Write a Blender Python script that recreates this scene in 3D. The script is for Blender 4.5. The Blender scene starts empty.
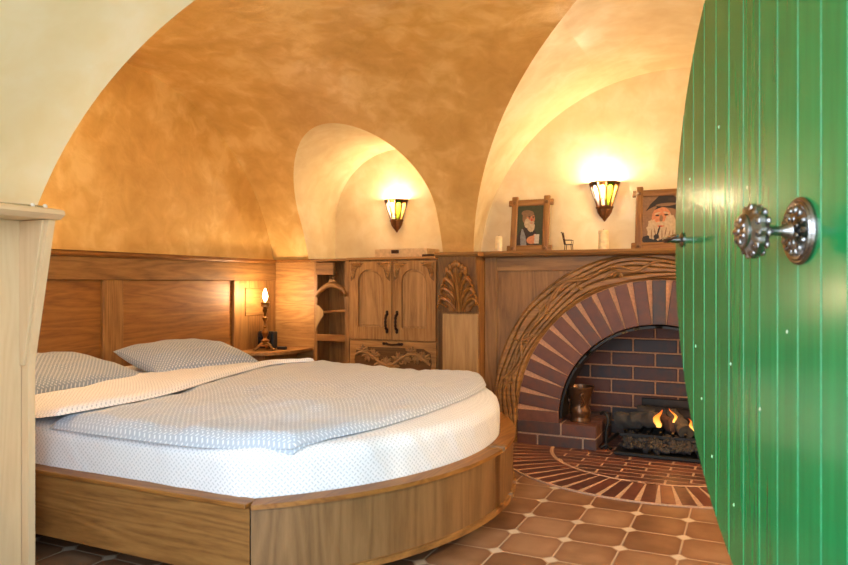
import bpy, bmesh, math, random
from mathutils import Vector, Matrix, noise
PI = math.pi
random.seed(7)
C = bpy.context.scene.collection
SC = bpy.context.scene

# ------------------------------------------------------------ scene frame
FPX, CAMH = 700.0, 0.9
ANG = math.atan(0.466)
FW = Vector((-math.sin(ANG), math.cos(ANG), 0)); RT = Vector((math.cos(ANG), math.sin(ANG), 0))

# ------------------------------------------------------------ helpers
class B:
    """collects shapes of ONE mesh"""
    def __init__(s):
        s.bm = bmesh.new(); s.uv = s.bm.loops.layers.uv.new('UVMap'); s.col = None
    def colours(s):
        if s.col is None: s.col = s.bm.loops.layers.float_color.new('tone')
    def poly(s, pts, mi=0):
        vs = [s.bm.verts.new(p) for p in pts]
        f = s.bm.faces.new(vs); f.material_index = mi; return f
    def box(s, x0, x1, y0, y1, z0, z1, bev=0.0, mi=0, tone=None, seg=1):
        x0, x1 = sorted((x0, x1)); y0, y1 = sorted((y0, y1)); z0, z1 = sorted((z0, z1))
        v = [s.bm.verts.new(p) for p in ((x0,y0,z0),(x1,y0,z0),(x1,y1,z0),(x0,y1,z0),(x0,y0,z1),(x1,y0,z1),(x1,y1,z1),(x0,y1,z1))]
        fs = [s.bm.faces.new([v[i] for i in q]) for q in ((0,3,2,1),(4,5,6,7),(0,1,5,4),(1,2,6,5),(2,3,7,6),(3,0,4,7))]
        for f in fs: f.material_index = mi
        s._tone(fs, tone)
        if bev > 0:
            es = list({e for f in fs for e in f.edges})
            r = bmesh.ops.bevel(s.bm, geom=es, offset=bev, segments=seg, profile=0.5, affect='EDGES')
            fs = list({f for f in r['faces']} | {f for f in fs if f.is_valid})
            for f in fs: f.material_index = mi
        s._tone(fs, tone); return fs
    def _tone(s, fs, tone):
        if s.col is not None:
            t = 0.5 if tone is None else tone
            for f in fs:
                for l in f.loops: l[s.col] = (t, t, t, 1)
    def prism(s, pts, a, b, ax='y', mi=0, tone=None, bev=0.0):
        """pts 2D: ax y -> (x,z); ax z -> (x,y); ax x -> (y,z)"""
        def P(p, h):
            return {'y': (p[0], h, p[1]), 'z': (p[0], p[1], h), 'x': (h, p[0], p[1])}[ax]
        lo = [s.bm.verts.new(P(p, a)) for p in pts]; hi = [s.bm.verts.new(P(p, b)) for p in pts]
        n = len(pts); fs = [s.bm.faces.new(lo), s.bm.faces.new(hi[::-1])]
        for i in range(n):
            j = (i+1) % n; fs.append(s.bm.faces.new((lo[j], lo[i], hi[i], hi[j])))
        for f in fs: f.material_index = mi
        s._tone(fs, tone)
        if bev > 0:
            es = list({e for f in fs[:2] for e in f.edges})
            r = bmesh.ops.bevel(s.bm, geom=es, offset=bev, segments=1, affect='EDGES')
            fs = list({f for f in r['faces']} | {f for f in fs if f.is_valid})
        for f in fs: f.material_index = mi
        s._tone(fs, tone); return fs
    def tube(s, pts, r, n=8, mi=0, cap=True, flat=None):
        pts = [Vector(p) for p in pts]; m = len(pts)
        rs = r if isinstance(r, (list, tuple)) else [r]*m
        rings = []; up = None
        for i, p in enumerate(pts):
            t = (pts[min(i+1, m-1)] - pts[max(i-1, 0)]).normalized()
            if up is None:
                up = t.orthogonal().normalized() if flat is None else Vector(flat)
            a = (up - t*up.dot(t))
            a = a.normalized() if a.length > 1e-6 else t.orthogonal().normalized()
            up = a; b = t.cross(a)
            rings.append([s.bm.verts.new(p + (a*math.cos(2*PI*k/n) + b*math.sin(2*PI*k/n))*rs[i]) for k in range(n)])
        for i in range(m-1):
            for k in range(n):
                f = s.bm.faces.new((rings[i][k], rings[i][(k+1) % n], rings[i+1][(k+1) % n], rings[i+1][k])); f.material_index = mi
        if cap:
            s.bm.faces.new(rings[0][::-1]).material_index = mi; s.bm.faces.new(rings[-1]).material_index = mi
    def lathe(s, prof, c=(0,0,0), n=24, mi=0, M=None, mod=None):
        """prof [(r, h)] about z through c; M extra matrix; mod(angle, r, h)->r"""
        c = Vector(c); rings = []
        for r, h in prof:
            if r < 1e-5:
                p = Vector((0,0,h)); p = (M @ p if M else p) + c
                rings.append([s.bm.verts.new(p)])
            else:
                ring = []
                for k in range(n):
                    a = 2*PI*k/n; rr = mod(a, r, h) if mod else r
                    p = Vector((rr*math.cos(a), rr*math.sin(a), h)); p = (M @ p if M else p) + c
                    ring.append(s.bm.verts.new(p))
                rings.append(ring)
        for A, D in zip(rings, rings[1:]):
            if len(A) == 1 and len(D) == 1: continue
            for k in range(n):
                j = (k+1) % n
                if len(A) == 1: f = s.bm.faces.new((A[0], D[j], D[k]))
                elif len(D) == 1: f = s.bm.faces.new((A[k], A[j], D[0]))
                else: f = s.bm.faces.new((A[k], A[j], D[j], D[k]))
                f.material_index = mi
        for R, rev in ((rings[0], 1), (rings[-1], 0)):
            if len(R) > 2: s.bm.faces.new(R[::-1] if rev else R).material_index = mi
    def ball(s, c, rx, ry=None, rz=None, n=12, m=8, mi=0, M=None, jit=0.0):
        ry = rx if ry is None else ry; rz = rx if rz is None else rz; c = Vector(c)
        r = bmesh.ops.create_uvsphere(s.bm, u_segments=n, v_segments=m, radius=1.0)
        off = Vector((random.uniform(0, 50), random.uniform(0, 50), 3))
        for v in r['verts']:
            p = v.co.copy()
            if jit: p *= 1 + jit*noise.noise(p*1.6 + off)
            p = Vector((p.x*rx, p.y*ry, p.z*rz))
            v.co = (M @ p if M else p) + c
        for f in {f for v in r['verts'] for f in v.link_faces}: f.material_index = mi
    def grid(s, fn, nu, nv, uvs=(1, 1), mi=0, flip=False):
        V = [[s.bm.verts.new(fn(i/nu, j/nv)) for j in range(nv+1)] for i in range(nu+1)]
        for i in range(nu):
            for j in range(nv):
                q = [(i, j), (i+1, j), (i+1, j+1), (i, j+1)]
                if flip: q = q[::-1]
                f = s.bm.faces.new([V[a][b] for a, b in q]); f.material_index = mi
                for l, (a, b) in zip(f.loops, q): l[s.uv].uv = (a/nu*uvs[0], b/nv*uvs[1])
        return V
    def build(s, name, mats, parent=None, smooth=None, fix=True, weld=False):
        bm = s.bm
        if weld: bmesh.ops.remove_doubles(bm, verts=bm.verts, dist=1e-5)
        if fix: bmesh.ops.recalc_face_normals(bm, faces=bm.faces)
        me = bpy.data.meshes.new(name)
        off = Vector(parent_loc(parent)) if parent is not None else Vector((0,0,0))
        if off.length: bmesh.ops.translate(bm, verts=bm.verts, vec=-off)
        bm.to_mesh(me); bm.free()
        for m in (mats if isinstance(mats, (list, tuple)) else [mats]): me.materials.append(m)
        if smooth is not None:
            for p in me.polygons: p.use_smooth = True
            if smooth < 179: me.set_sharp_from_angle(angle=math.radians(smooth))
        o = bpy.data.objects.new(name, me); C.objects.link(o)
        if parent is not None: o.parent = parent
        return o

def parent_loc(o):
    v = Vector((0,0,0))
    while o is not None: v += o.location; o = o.parent
    return v
def tag(o, label, cat, group=None, kind=None):
    o['label'] = label; o['category'] = cat
    if group: o['group'] = group
    if kind: o['kind'] = kind
    return o
def thing(name, label, cat, loc=(0,0,0), group=None):
    o = bpy.data.objects.new(name, None); C.objects.link(o); o.location = loc; o.empty_display_size = 0.05
    return tag(o, label, cat, group)
def struct(o): o['kind'] = 'structure'; return o
def copy_tree(o, parent=None):
    c = o.copy(); C.objects.link(c)
    if parent is not None: c.parent = parent
    for ch in list(o.children): copy_tree(ch, c)
    return c
def cr(pts, n=8):
    """Catmull-Rom through points"""
    P = [Vector(p) for p in pts]; P = [P[0]*2-P[1]] + P + [P[-1]*2-P[-2]]; out = []
    for i in range(1, len(P)-2):
        for k in range(n):
            t = k/n; a, b, c, d = P[i-1:i+3]
            out.append(0.5*((2*b) + (c-a)*t + (2*a-5*b+4*c-d)*t*t + (3*b-a-3*c+d)*t**3))
    out.append(P[-2].copy()); return out

# ------------------------------------------------------------ materials
def newmat(name):
    m = bpy.data.materials.new(name); m.use_nodes = True; nt = m.node_tree
    return m, nt, nt.nodes['Principled BSDF']
def N(nt, t, **k):
    n = nt.nodes.new(t)
    for a, v in k.items():
        if a.startswith('i_'): n.inputs[a[2:].replace('_', ' ')].default_value = v
        else: setattr(n, a, v)
    return n
def ramp(nt, stops):
    r = nt.nodes.new('ShaderNodeValToRGB'); e = r.color_ramp.elements
    while len(e) < len(stops): e.new(0.5)
    for k, (p, c) in zip(e, stops): k.position = p; k.color = (*c, 1) if len(c) == 3 else c
    return r
def math_(nt, op, a, b=None, c=None, clamp=False):
    n = nt.nodes.new('ShaderNodeMath'); n.operation = op; n.use_clamp = clamp
    for i, x in enumerate((a, b, c)):
        if x is None: continue
        if isinstance(x, (int, float)): n.inputs[i].default_value = x
        else: nt.links.new(x, n.inputs[i])
    return n.outputs[0]
def mixc(nt, fac, a, b, mode='MIX'):
    n = nt.nodes.new('ShaderNodeMix'); n.data_type = 'RGBA'; n.blend_type = mode
    for i, x in ((0, fac), (6, a), (7, b)):
        if isinstance(x, (int, float)): n.inputs[i].default_value = x
        elif isinstance(x, tuple): n.inputs[i].default_value = (*x, 1)
        else: nt.links.new(x, n.inputs[i])
    return n.outputs[2]
def bump(nt, h, strength=0.3, dist=0.01, normal=None):
    b = nt.nodes.new('ShaderNodeBump'); b.inputs['Strength'].default_value = strength; b.inputs['Distance'].default_value = dist
    nt.links.new(h, b.inputs['Height'])
    if normal is not None: nt.links.new(normal, b.inputs['Normal'])
    return b.outputs[0]

def plain(name, col, rough=0.5, metal=0.0, spec=0.5, coat=0.0, nz=0.0, nscale=40):
    m, nt, p = newmat(name)
    p.inputs['Roughness'].default_value = rough; p.inputs['Metallic'].default_value = metal
    p.inputs['Specular IOR Level'].default_value = spec; p.inputs['Coat Weight'].default_value = coat
    tc = N(nt, 'ShaderNodeTexCoord'); no = N(nt, 'ShaderNodeTexNoise', i_Scale=nscale, i_Detail=4.0)
    nt.links.new(tc.outputs['Object'], no.inputs['Vector'])
    r = ramp(nt, [(0.3, tuple(c*0.8 for c in col)), (0.7, tuple(min(1, c*1.15) for c in col))])
    nt.links.new(no.outputs['Fac'], r.inputs[0]); nt.links.new(r.outputs[0], p.inputs['Base Color'])
    if nz: nt.links.new(bump(nt, no.outputs['Fac'], nz, 0.005), p.inputs['Normal'])
    return m

def plaster(name, dark, mid, light, scale=1.0, rough=0.42, bs=0.25):
    m, nt, p = newmat(name)
    tc = N(nt, 'ShaderNodeTexCoord')
    n1 = N(nt, 'ShaderNodeTexNoise', i_Scale=2.2*scale, i_Detail=4.0, i_Roughness=0.55, i_Distortion=0.25)
    n2 = N(nt, 'ShaderNodeTexNoise', i_Scale=8.0*scale, i_Detail=3.5, i_Roughness=0.55, i_Distortion=0.45)
    n3 = N(nt, 'ShaderNodeTexNoise', i_Scale=60.0, i_Detail=4.0)
    for n in (n1, n2, n3): nt.links.new(tc.outputs['Object'], n.inputs['Vector'])
    mx = math_(nt, 'ADD', math_(nt, 'MULTIPLY', n1.outputs['Fac'], 0.55), math_(nt, 'MULTIPLY', n2.outputs['Fac'], 0.45))
    r = ramp(nt, [(0.36, dark), (0.5, mid), (0.62, light)])
    nt.links.new(mx, r.inputs[0]); nt.links.new(r.outputs[0], p.inputs['Base Color'])
    rr = ramp(nt, [(0.4, (rough+0.12,)*3), (0.6, (rough-0.06,)*3)]); nt.links.new(mx, rr.inputs[0]); nt.links.new(rr.outputs[0], p.inputs['Roughness'])
    h = math_(nt, 'ADD', math_(nt, 'MULTIPLY', n2.outputs['Fac'], 1.0), math_(nt, 'MULTIPLY', n3.outputs['Fac'], 0.12))
    nt.links.new(bump(nt, h, bs, 0.03), p.inputs['Normal'])
    return m

def wood(name, dark, mid, light, axis='x', rough=0.55, scale=1.0, coat=0.03):
    m, nt, p = newmat(name)
    tc = N(nt, 'ShaderNodeTexCoord'); oi = N(nt, 'ShaderNodeObjectInfo')
    mp = N(nt, 'ShaderNodeMapping'); k = {'x': (1.3, 13, 13), 'y': (13, 1.3, 13), 'z': (13, 13, 1.3)}[axis]
    mp.inputs['Scale'].default_value = tuple(q*scale for q in k)
    nt.links.new(tc.outputs['Object'], mp.inputs['Vector'])
    off = N(nt, 'ShaderNodeVectorMath', operation='ADD'); sc = N(nt, 'ShaderNodeVectorMath', operation='SCALE')
    nt.links.new(oi.outputs['Random'], sc.inputs[0]); sc.inputs['Scale'].default_value = 31.0
    nt.links.new(mp.outputs[0], off.inputs[0]); nt.links.new(sc.outputs[0], off.inputs[1])
    n1 = N(nt, 'ShaderNodeTexNoise', i_Scale=0.55, i_Detail=2.0, i_Distortion=0.5)
    n2 = N(nt, 'ShaderNodeTexNoise', i_Scale=9.0, i_Detail=8.0, i_Roughness=0.75)
    n3 = N(nt, 'ShaderNodeTexNoise', i_Scale=1.2, i_Detail=3.0)
    for n in (n1, n2, n3): nt.links.new(off.outputs[0], n.inputs['Vector'])
    rings = math_(nt, 'FRACT', math_(nt, 'MULTIPLY', n1.outputs['Fac'], 11.0))
    tri = math_(nt, 'ABSOLUTE', math_(nt, 'SUBTRACT', rings, 0.5))
    f = math_(nt, 'ADD', math_(nt, 'MULTIPLY', tri, 0.34), math_(nt, 'ADD', math_(nt, 'MULTIPLY', n2.outputs['Fac'], 0.5), math_(nt, 'MULTIPLY', n3.outputs['Fac'], 0.34)))
    r = ramp(nt, [(0.30, dark), (0.50, mid), (0.72, light)])
    nt.links.new(f, r.inputs[0])
    hv = N(nt, 'ShaderNodeHueSaturation'); nt.links.new(r.outputs[0], hv.inputs['Color'])
    nt.links.new(math_(nt, 'ADD', math_(nt, 'MULTIPLY', oi.outputs['Random'], 0.22), 0.9), hv.inputs['Value'])
    nt.links.new(hv.outputs[0], p.inputs['Base Color'])
    p.inputs['Roughness'].default_value = rough; p.inputs['Coat Weight'].default_value = coat; p.inputs['Coat Roughness'].default_value = 0.3
    nt.links.new(bump(nt, f, 0.12, 0.004), p.inputs['Normal'])
    return m

OAK = ((0.115, 0.046, 0.009), (0.23, 0.105, 0.026), (0.33, 0.168, 0.048))
OAKR = ((0.135, 0.045, 0.006), (0.245, 0.096, 0.016), (0.34, 0.15, 0.030))
PALE = ((0.26, 0.14, 0.045), (0.37, 0.21, 0.075), (0.46, 0.28, 0.11))
DKOAK = ((0.08, 0.032, 0.008), (0.155, 0.07, 0.018), (0.24, 0.115, 0.034))
M = {}
for ax in 'xyz':
    M['light_'+ax] = wood('light_honey_oak_'+ax, (0.24, 0.115, 0.035), (0.42, 0.225, 0.075), (0.54, 0.31, 0.12), axis=ax)
    M['honey_'+ax] = wood('honey_oak_'+ax, (0.19, 0.08, 0.018), (0.36, 0.175, 0.048), (0.48, 0.26, 0.085), axis=ax)
    M['oak_'+ax] = wood('oak_'+ax, *OAK, axis=ax)
    M['red_'+ax] = wood('warm_oak_'+ax, *OAKR, axis=ax)
    M['pale_'+ax] = wood('pale_oak_'+ax, *PALE, axis=ax, rough=0.45)
    M['dark_'+ax] = wood('dark_oak_'+ax, *DKOAK, axis=ax, rough=0.42)
M['white_oak'] = wood('daylit_oak', (0.64, 0.47, 0.28), (0.69, 0.52, 0.32), (0.73, 0.57, 0.37), axis='z', rough=0.5, coat=0.05)  # oak colour lightened to carry the daylight falling on the pillar
M['lit_oak_y'] = wood('daylit_oak_edge', (0.64, 0.47, 0.28), (0.69, 0.52, 0.32), (0.73, 0.57, 0.37), axis='y', rough=0.5, coat=0.05)  # same daylight-lightened oak, grain along the cornice
M['ochre'] = plaster('ochre_plaster', (0.56, 0.335, 0.095), (0.66, 0.42, 0.135), (0.78, 0.56, 0.23))
M['cream'] = plaster('cream_plaster', (0.70, 0.55, 0.30), (0.76, 0.63, 0.38), (0.83, 0.72, 0.50), bs=0.08)
M['limewash'] = plaster('limewashed_plaster', (0.82, 0.70, 0.41), (0.86, 0.76, 0.50), (0.89, 0.82, 0.61), bs=0.06, rough=0.55)

def brick_mat(name, a, b, c, rough=0.5):
    m, nt, p = newmat(name)
    at = N(nt, 'ShaderNodeAttribute', attribute_name='tone'); tc = N(nt, 'ShaderNodeTexCoord')
    n1 = N(nt, 'ShaderNodeTexNoise', i_Scale=22.0, i_Detail=5.0); n2 = N(nt, 'ShaderNodeTexNoise', i_Scale=120.0, i_Detail=3.0)
    for n in (n1, n2): nt.links.new(tc.outputs['Object'], n.inputs['Vector'])
    f = math_(nt, 'ADD', math_(nt, 'MULTIPLY', at.outputs['Fac'], 0.8), math_(nt, 'MULTIPLY', math_(nt, 'SUBTRACT', n1.outputs['Fac'], 0.5), 0.7), clamp=True)
    r = ramp(nt, [(0.1, a), (0.45, b), (0.85, c)]); nt.links.new(f, r.inputs[0]); nt.links.new(r.outputs[0], p.inputs['Base Color'])
    p.inputs['Roughness'].default_value = rough; p.inputs['Specular IOR Level'].default_value = 0.3
    nt.links.new(bump(nt, n2.outputs['Fac'], 0.25, 0.003), p.inputs['Normal'])
    return m
M['brick'] = brick_mat('clinker_brick', (0.056, 0.048, 0.052), (0.12, 0.050, 0.036), (0.18, 0.075, 0.048), 0.5)
M['brick_red'] = brick_mat('hearth_brick', (0.06, 0.025, 0.022), (0.125, 0.042, 0.028), (0.20, 0.075, 0.045), 0.4)
M['mortar'] = plain('orange_mortar', (0.52, 0.27, 0.145), 0.85, nz=0.2, nscale=90)
M['mortar_pale'] = plain('pale_mortar', (0.46, 0.31, 0.21), 0.85, nz=0.2, nscale=90)

def tile_mat():
    m, nt, p = newmat('octagon_terracotta_tiles')
    tc = N(nt, 'ShaderNodeTexCoord'); sp = N(nt, 'ShaderNodeSeparateXYZ'); nt.links.new(tc.outputs['Object'], sp.inputs[0])
    U = math_(nt, 'DIVIDE', math_(nt, 'ADD', sp.outputs[0], 0.775+0.1875*40), 0.1875)
    V = math_(nt, 'DIVIDE', math_(nt, 'ADD', sp.outputs[1], -2.43+0.1975*40), 0.1975)
    u, v = math_(nt, 'FRACT', U), math_(nt, 'FRACT', V)
    a = math_(nt, 'MINIMUM', u, math_(nt, 'SUBTRACT', 1.0, u)); b = math_(nt, 'MINIMUM', v, math_(nt, 'SUBTRACT', 1.0, v))
    mn = math_(nt, 'MINIMUM', a, b); sm = math_(nt, 'SUBTRACT', math_(nt, 'ADD', a, b), 0.158)
    smd = math_(nt, 'MULTIPLY', sm, 0.7071)
    d = math_(nt, 'MINIMUM', math_(nt, 'SUBTRACT', mn, 0.013), smd)              # distance into the tile
    inset = math_(nt, 'LESS_THAN', sm, -0.035)
    mr = N(nt, 'ShaderNodeMapRange'); nt.links.new(d, mr.inputs[0]); mr.inputs[1].default_value = 0.0; mr.inputs[2].default_value = 0.012
    mask = mr.outputs[0]
    cv = N(nt, 'ShaderNodeCombineXYZ'); nt.links.new(math_(nt, 'FLOOR', U), cv.inputs[0]); nt.links.new(math_(nt, 'FLOOR', V), cv.inputs[1])
    wn = N(nt, 'ShaderNodeTexWhiteNoise', noise_dimensions='3D'); nt.links.new(cv.outputs[0], wn.inputs['Vector'])
    n1 = N(nt, 'ShaderNodeTexNoise', i_Scale=9.0, i_Detail=5.0); nt.links.new(tc.outputs['Object'], n1.inputs['Vector'])
    f = math_(nt, 'ADD', math_(nt, 'MULTIPLY', wn.outputs['Value'], 0.4), math_(nt, 'MULTIPLY', n1.outputs['Fac'], 0.8))
    r = ramp(nt, [(0.3, (0.13, 0.06, 0.028)), (0.6, (0.23, 0.122, 0.062)), (0.9, (0.34, 0.205, 0.12))]); nt.links.new(f, r.inputs[0])
    er = N(nt, 'ShaderNodeMapRange'); nt.links.new(d, er.inputs[0]); er.inputs[1].default_value = 0.0; er.inputs[2].default_value = 0.17; er.inputs[3].default_value = 0.55; er.inputs[4].default_value = 0.0
    tile = mixc(nt, er.outputs[0], r.outputs[0], (0.16, 0.062, 0.028))
    base = mixc(nt, inset, (0.40, 0.30, 0.21), (0.50, 0.42, 0.32))
    nt.links.new(mixc(nt, mask, base, tile), p.inputs['Base Color'])
    nt.links.new(math_(nt, 'SUBTRACT', 0.8, math_(nt, 'MULTIPLY', mask, 0.36)), p.inputs['Roughness']); p.inputs['Specular IOR Level'].default_value = 0.4
    nt.links.new(bump(nt, math_(nt, 'ADD', mask, math_(nt, 'MULTIPLY', n1.outputs['Fac'], 0.4)), 0.5, 0.004), p.inputs['Normal'])
    return m
M['tiles'] = tile_mat()

def cloth(name, base, mark, cell=0.0085):
    """woven dashes in a basket layout; UVs are in metres"""
    m, nt, p = newmat(name)
    uv = N(nt, 'ShaderNodeUVMap'); uv.uv_map = 'UVMap'; sp = N(nt, 'ShaderNodeSeparateXYZ'); 
    mp = N(nt, 'ShaderNodeMapping'); mp.inputs['Rotation'].default_value = (0, 0, PI/4); mp.inputs['Scale'].default_value = (1/cell,)*3
    nt.links.new(uv.outputs[0], mp.inputs[0]); nt.links.new(mp.outputs[0], sp.inputs[0])
    cu, cv = math_(nt, 'FLOOR', sp.outputs[0]), math_(nt, 'FLOOR', sp.outputs[1])
    fu = math_(nt, 'ABSOLUTE', math_(nt, 'SUBTRACT', math_(nt, 'SUBTRACT', sp.outputs[0], cu), 0.5))
    fv = math_(nt, 'ABSOLUTE', math_(nt, 'SUBTRACT', math_(nt, 'SUBTRACT', sp.outputs[1], cv), 0.5))
    par = math_(nt, 'ABSOLUTE', math_(nt, 'MODULO', math_(nt, 'ADD', cu, cv), 2.0))
    def dash(a, b): return math_(nt, 'MULTIPLY', math_(nt, 'LESS_THAN', a, 0.36), math_(nt, 'LESS_THAN', b, 0.15))
    m1, m2 = dash(fu, fv), dash(fv, fu)
    k = math_(nt, 'ADD', math_(nt, 'MULTIPLY', m1, par), math_(nt, 'MULTIPLY', m2, math_(nt, 'SUBTRACT', 1.0, par)))
    nt.links.new(mixc(nt, k, base, mark), p.inputs['Base Color'])
    tc = N(nt, 'ShaderNodeTexCoord')
    n1 = N(nt, 'ShaderNodeTexNoise', i_Scale=7.0, i_Detail=4.0, i_Distortion=1.0); nt.links.new(tc.outputs['Object'], n1.inputs['Vector'])
    nt.links.new(bump(nt, n1.outputs['Fac'], 0.35, 0.02), p.inputs['Normal'])
    p.inputs['Roughness'].default_value = 0.9; p.inputs['Specular IOR Level'].default_value = 0.2; p.inputs['Sheen Weight'].default_value = 0.2
    return m
M['duvet'] = cloth('blue_grey_patterned_cotton', (0.39, 0.45, 0.55), (0.68, 0.73, 0.80), 0.014)
M['pillow'] = cloth('blue_grey_pillow_cotton', (0.25, 0.31, 0.41), (0.60, 0.66, 0.74), 0.015)
M['sheet'] = cloth('white_patterned_cotton', (0.74, 0.77, 0.82), (0.50, 0.54, 0.60), 0.0125)
M['fold'] = cloth('white_duvet_facing', (0.82, 0.84, 0.88), (0.50, 0.55, 0.62), 0.013)

def green_mat():
    m, nt, p = newmat('green_gloss_paint')
    tc = N(nt, 'ShaderNodeTexCoord')
    mp = N(nt, 'ShaderNodeMapping'); mp.inputs['Scale'].default_value = (12, 12, 0.8); nt.links.new(tc.outputs['Object'], mp.inputs[0])
    n1 = N(nt, 'ShaderNodeTexNoise', i_Scale=3.0, i_Detail=5.0); nt.links.new(mp.outputs[0], n1.inputs['Vector'])
    r = ramp(nt, [(0.3, (0.003, 0.17, 0.048)), (0.7, (0.005, 0.235, 0.07))]); nt.links.new(n1.outputs['Fac'], r.inputs[0])
    nt.links.new(r.outputs[0], p.inputs['Base Color'])
    p.inputs['Roughness'].default_value = 0.23; p.inputs['Coat Weight'].default_value = 0.4; p.inputs['Coat Roughness'].default_value = 0.16
    nt.links.new(bump(nt, n1.outputs['Fac'], 0.12, 0.004), p.inputs['Normal'])
    return m
M['green'] = green_mat()
M['green_glint'] = plain('highlit_paint_edge', (0.02, 0.30, 0.12), 0.4)  # paler green paints the daylight highlight along the plank bevels
M['filler'] = plain('pale_filler', (0.42, 0.62, 0.45), 0.5)
M['pewter'] = plain('aged_pewter', (0.27, 0.265, 0.27), 0.24, 1.0, nz=0.15, nscale=60)
M['brass'] = plain('antique_brass', (0.33, 0.19, 0.075), 0.33, 1.0)
M['bronze'] = plain('dark_bronze', (0.115, 0.055, 0.026), 0.33, 0.6, nz=0.2, nscale=50)
M['iron'] = plain('black_iron', (0.018, 0.017, 0.016), 0.45, 0.6)
M['handle_iron'] = plain('dark_bronze_handle', (0.05, 0.022, 0.012), 0.4, 0.7)
M['rust'] = plain('rusty_sconce_metal', (0.20, 0.085, 0.03), 0.5, 0.7)
M['black'] = plain('black_plastic', (0.02, 0.02, 0.022), 0.35)
M['steel'] = plain('brushed_steel', (0.6, 0.6, 0.6), 0.25, 1.0)
M['coal'] = plain('charred_coal', (0.018, 0.018, 0.021), 0.7, nz=0.6, nscale=30)
M['bark'] = plain('charred_bark', (0.045, 0.022, 0.017), 0.85, nz=0.8, nscale=35)
M['ash_log'] = plain('ashy_log', (0.04, 0.037, 0.034), 0.9, nz=0.8, nscale=25)
M['wax'] = plain('cream_wax', (0.80, 0.66, 0.40), 0.5); M['wax'].node_tree.nodes['Principled BSDF'].inputs['Subsurface Weight'].default_value = 0.3
M['paper'] = plain('pale_box_wood', (0.66, 0.48, 0.26), 0.6)
M['stone'] = plain('pale_paving', (0.42, 0.40, 0.36), 0.9, nz=0.2, nscale=12)

def emit(name, col, st):
    m = bpy.data.materials.new(name); m.use_nodes = True; nt = m.node_tree; nt.nodes.clear()
    e = N(nt, 'ShaderNodeEmission'); e.inputs[0].default_value = (*col, 1); e.inputs[1].default_value = st
    o = N(nt, 'ShaderNodeOutputMaterial'); nt.links.new(e.outputs[0], o.inputs[0]); return m
M['bulb'] = emit('warm_bulb', (1.0, 0.78, 0.48), 60.0)
M['candle_bulb'] = emit('candle_bulb', (1.0, 0.70, 0.40), 330.0)
def flame_mat():
    m = bpy.data.materials.new('flame'); m.use_nodes = True; nt = m.node_tree; nt.nodes.clear()
    tc = N(nt, 'ShaderNodeTexCoord'); sp = N(nt, 'ShaderNodeSeparateXYZ'); nt.links.new(tc.outputs['Generated'], sp.inputs[0])
    r = ramp(nt, [(0.0, (1.0, 0.50, 0.10)), (0.5, (1.0, 0.26, 0.03)), (1.0, (0.7, 0.07, 0.01))]); nt.links.new(sp.outputs[2], r.inputs[0])
    e = N(nt, 'ShaderNodeEmission'); nt.links.new(r.outputs[0], e.inputs[0]); e.inputs[1].default_value = 2.2
    tr = N(nt, 'ShaderNodeBsdfTransparent'); lw = N(nt, 'ShaderNodeLayerWeight', i_Blend=0.45)
    mx = N(nt, 'ShaderNodeMixShader')
    f = math_(nt, 'ADD', math_(nt, 'MULTIPLY', lw.outputs['Facing'], 0.9), math_(nt, 'MULTIPLY', sp.outputs[2], 0.35), clamp=True)
    nt.links.new(f, mx.inputs[0]); nt.links.new(e.outputs[0], mx.inputs[1]); nt.links.new(tr.outputs[0], mx.inputs[2])
    o = N(nt, 'ShaderNodeOutputMaterial'); nt.links.new(mx.outputs[0], o.inputs[0]); return m
M['flame'] = flame_mat()
def pane_mat(name, col):
    m = bpy.data.materials.new(name); m.use_nodes = True; nt = m.node_tree; nt.nodes.clear()
    t = N(nt, 'ShaderNodeBsdfTranslucent'); t.inputs[0].default_value = (*col, 1)
    d = N(nt, 'ShaderNodeBsdfGlossy'); d.inputs[0].default_value = (*col, 1); d.inputs[1].default_value = 0.3
    tr = N(nt, 'ShaderNodeBsdfTransparent'); tr.inputs[0].default_value = (*col, 1)
    m1 = N(nt, 'ShaderNodeMixShader'); m1.inputs[0].default_value = 0.2; nt.links.new(t.outputs[0], m1.inputs[1]); nt.links.new(d.outputs[0], m1.inputs[2])
    m2 = N(nt, 'ShaderNodeMixShader'); m2.inputs[0].default_value = 0.12; nt.links.new(m1.outputs[0], m2.inputs[1]); nt.links.new(tr.outputs[0], m2.inputs[2])
    o = N(nt, 'ShaderNodeOutputMaterial'); nt.links.new(m2.outputs[0], o.inputs[0]); return m
M['pane_w'] = pane_mat('milky_glass', (0.26, 0.26, 0.27))
M['pane_a'] = pane_mat('amber_glass', (0.34, 0.19, 0.06))
M['pane_g'] = pane_mat('green_glass', (0.16, 0.26, 0.02))

# ------------------------------------------------------------ room shell: solid masonry with vaults cut out
XL, XR = -3.312, 1.35
BA = 1.525
BY, BZ, BR = 2.9, 0.7, 1.49
def barrel_profile():
    pts = [(BY+BA, -0.3)]
    for k in range(0, 49):
        a = PI/2*k/48; pts.append((BY+BA*math.cos(a), BZ+BR*math.sin(a)))
    for k in range(1, 49):
        a = PI/2*k/48; n = 0.5                                   # basket arch on the near side
        pts.append((BY-1.47*(math.sin(a)**n), BZ+1.49*(math.cos(a)**n)))
    pts.append((BY-1.47, -0.3)); return pts
def in_barrel(y, z, tol=1.004):
    if y > BY: return math.hypot((y-BY)*BR/BA, max(z-BZ, 0)) < BR*tol
    return (abs(y-BY)/1.47)**4 + (max(z-BZ, 0)/1.49)**4 < tol**4
def arch(cx, cz, r, n=96, bottom=-0.3):
    return [(cx-r, bottom)] + [(cx-r*math.cos(PI*k/n), cz+r*math.sin(PI*k/n)) for k in range(n+1)] + [(cx+r, bottom)]
def circ(cx, cz, r, n=96): return [(cx+r*math.cos(2*PI*k/n), cz+r*math.sin(2*PI*k/n)) for k in range(n)]

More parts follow.
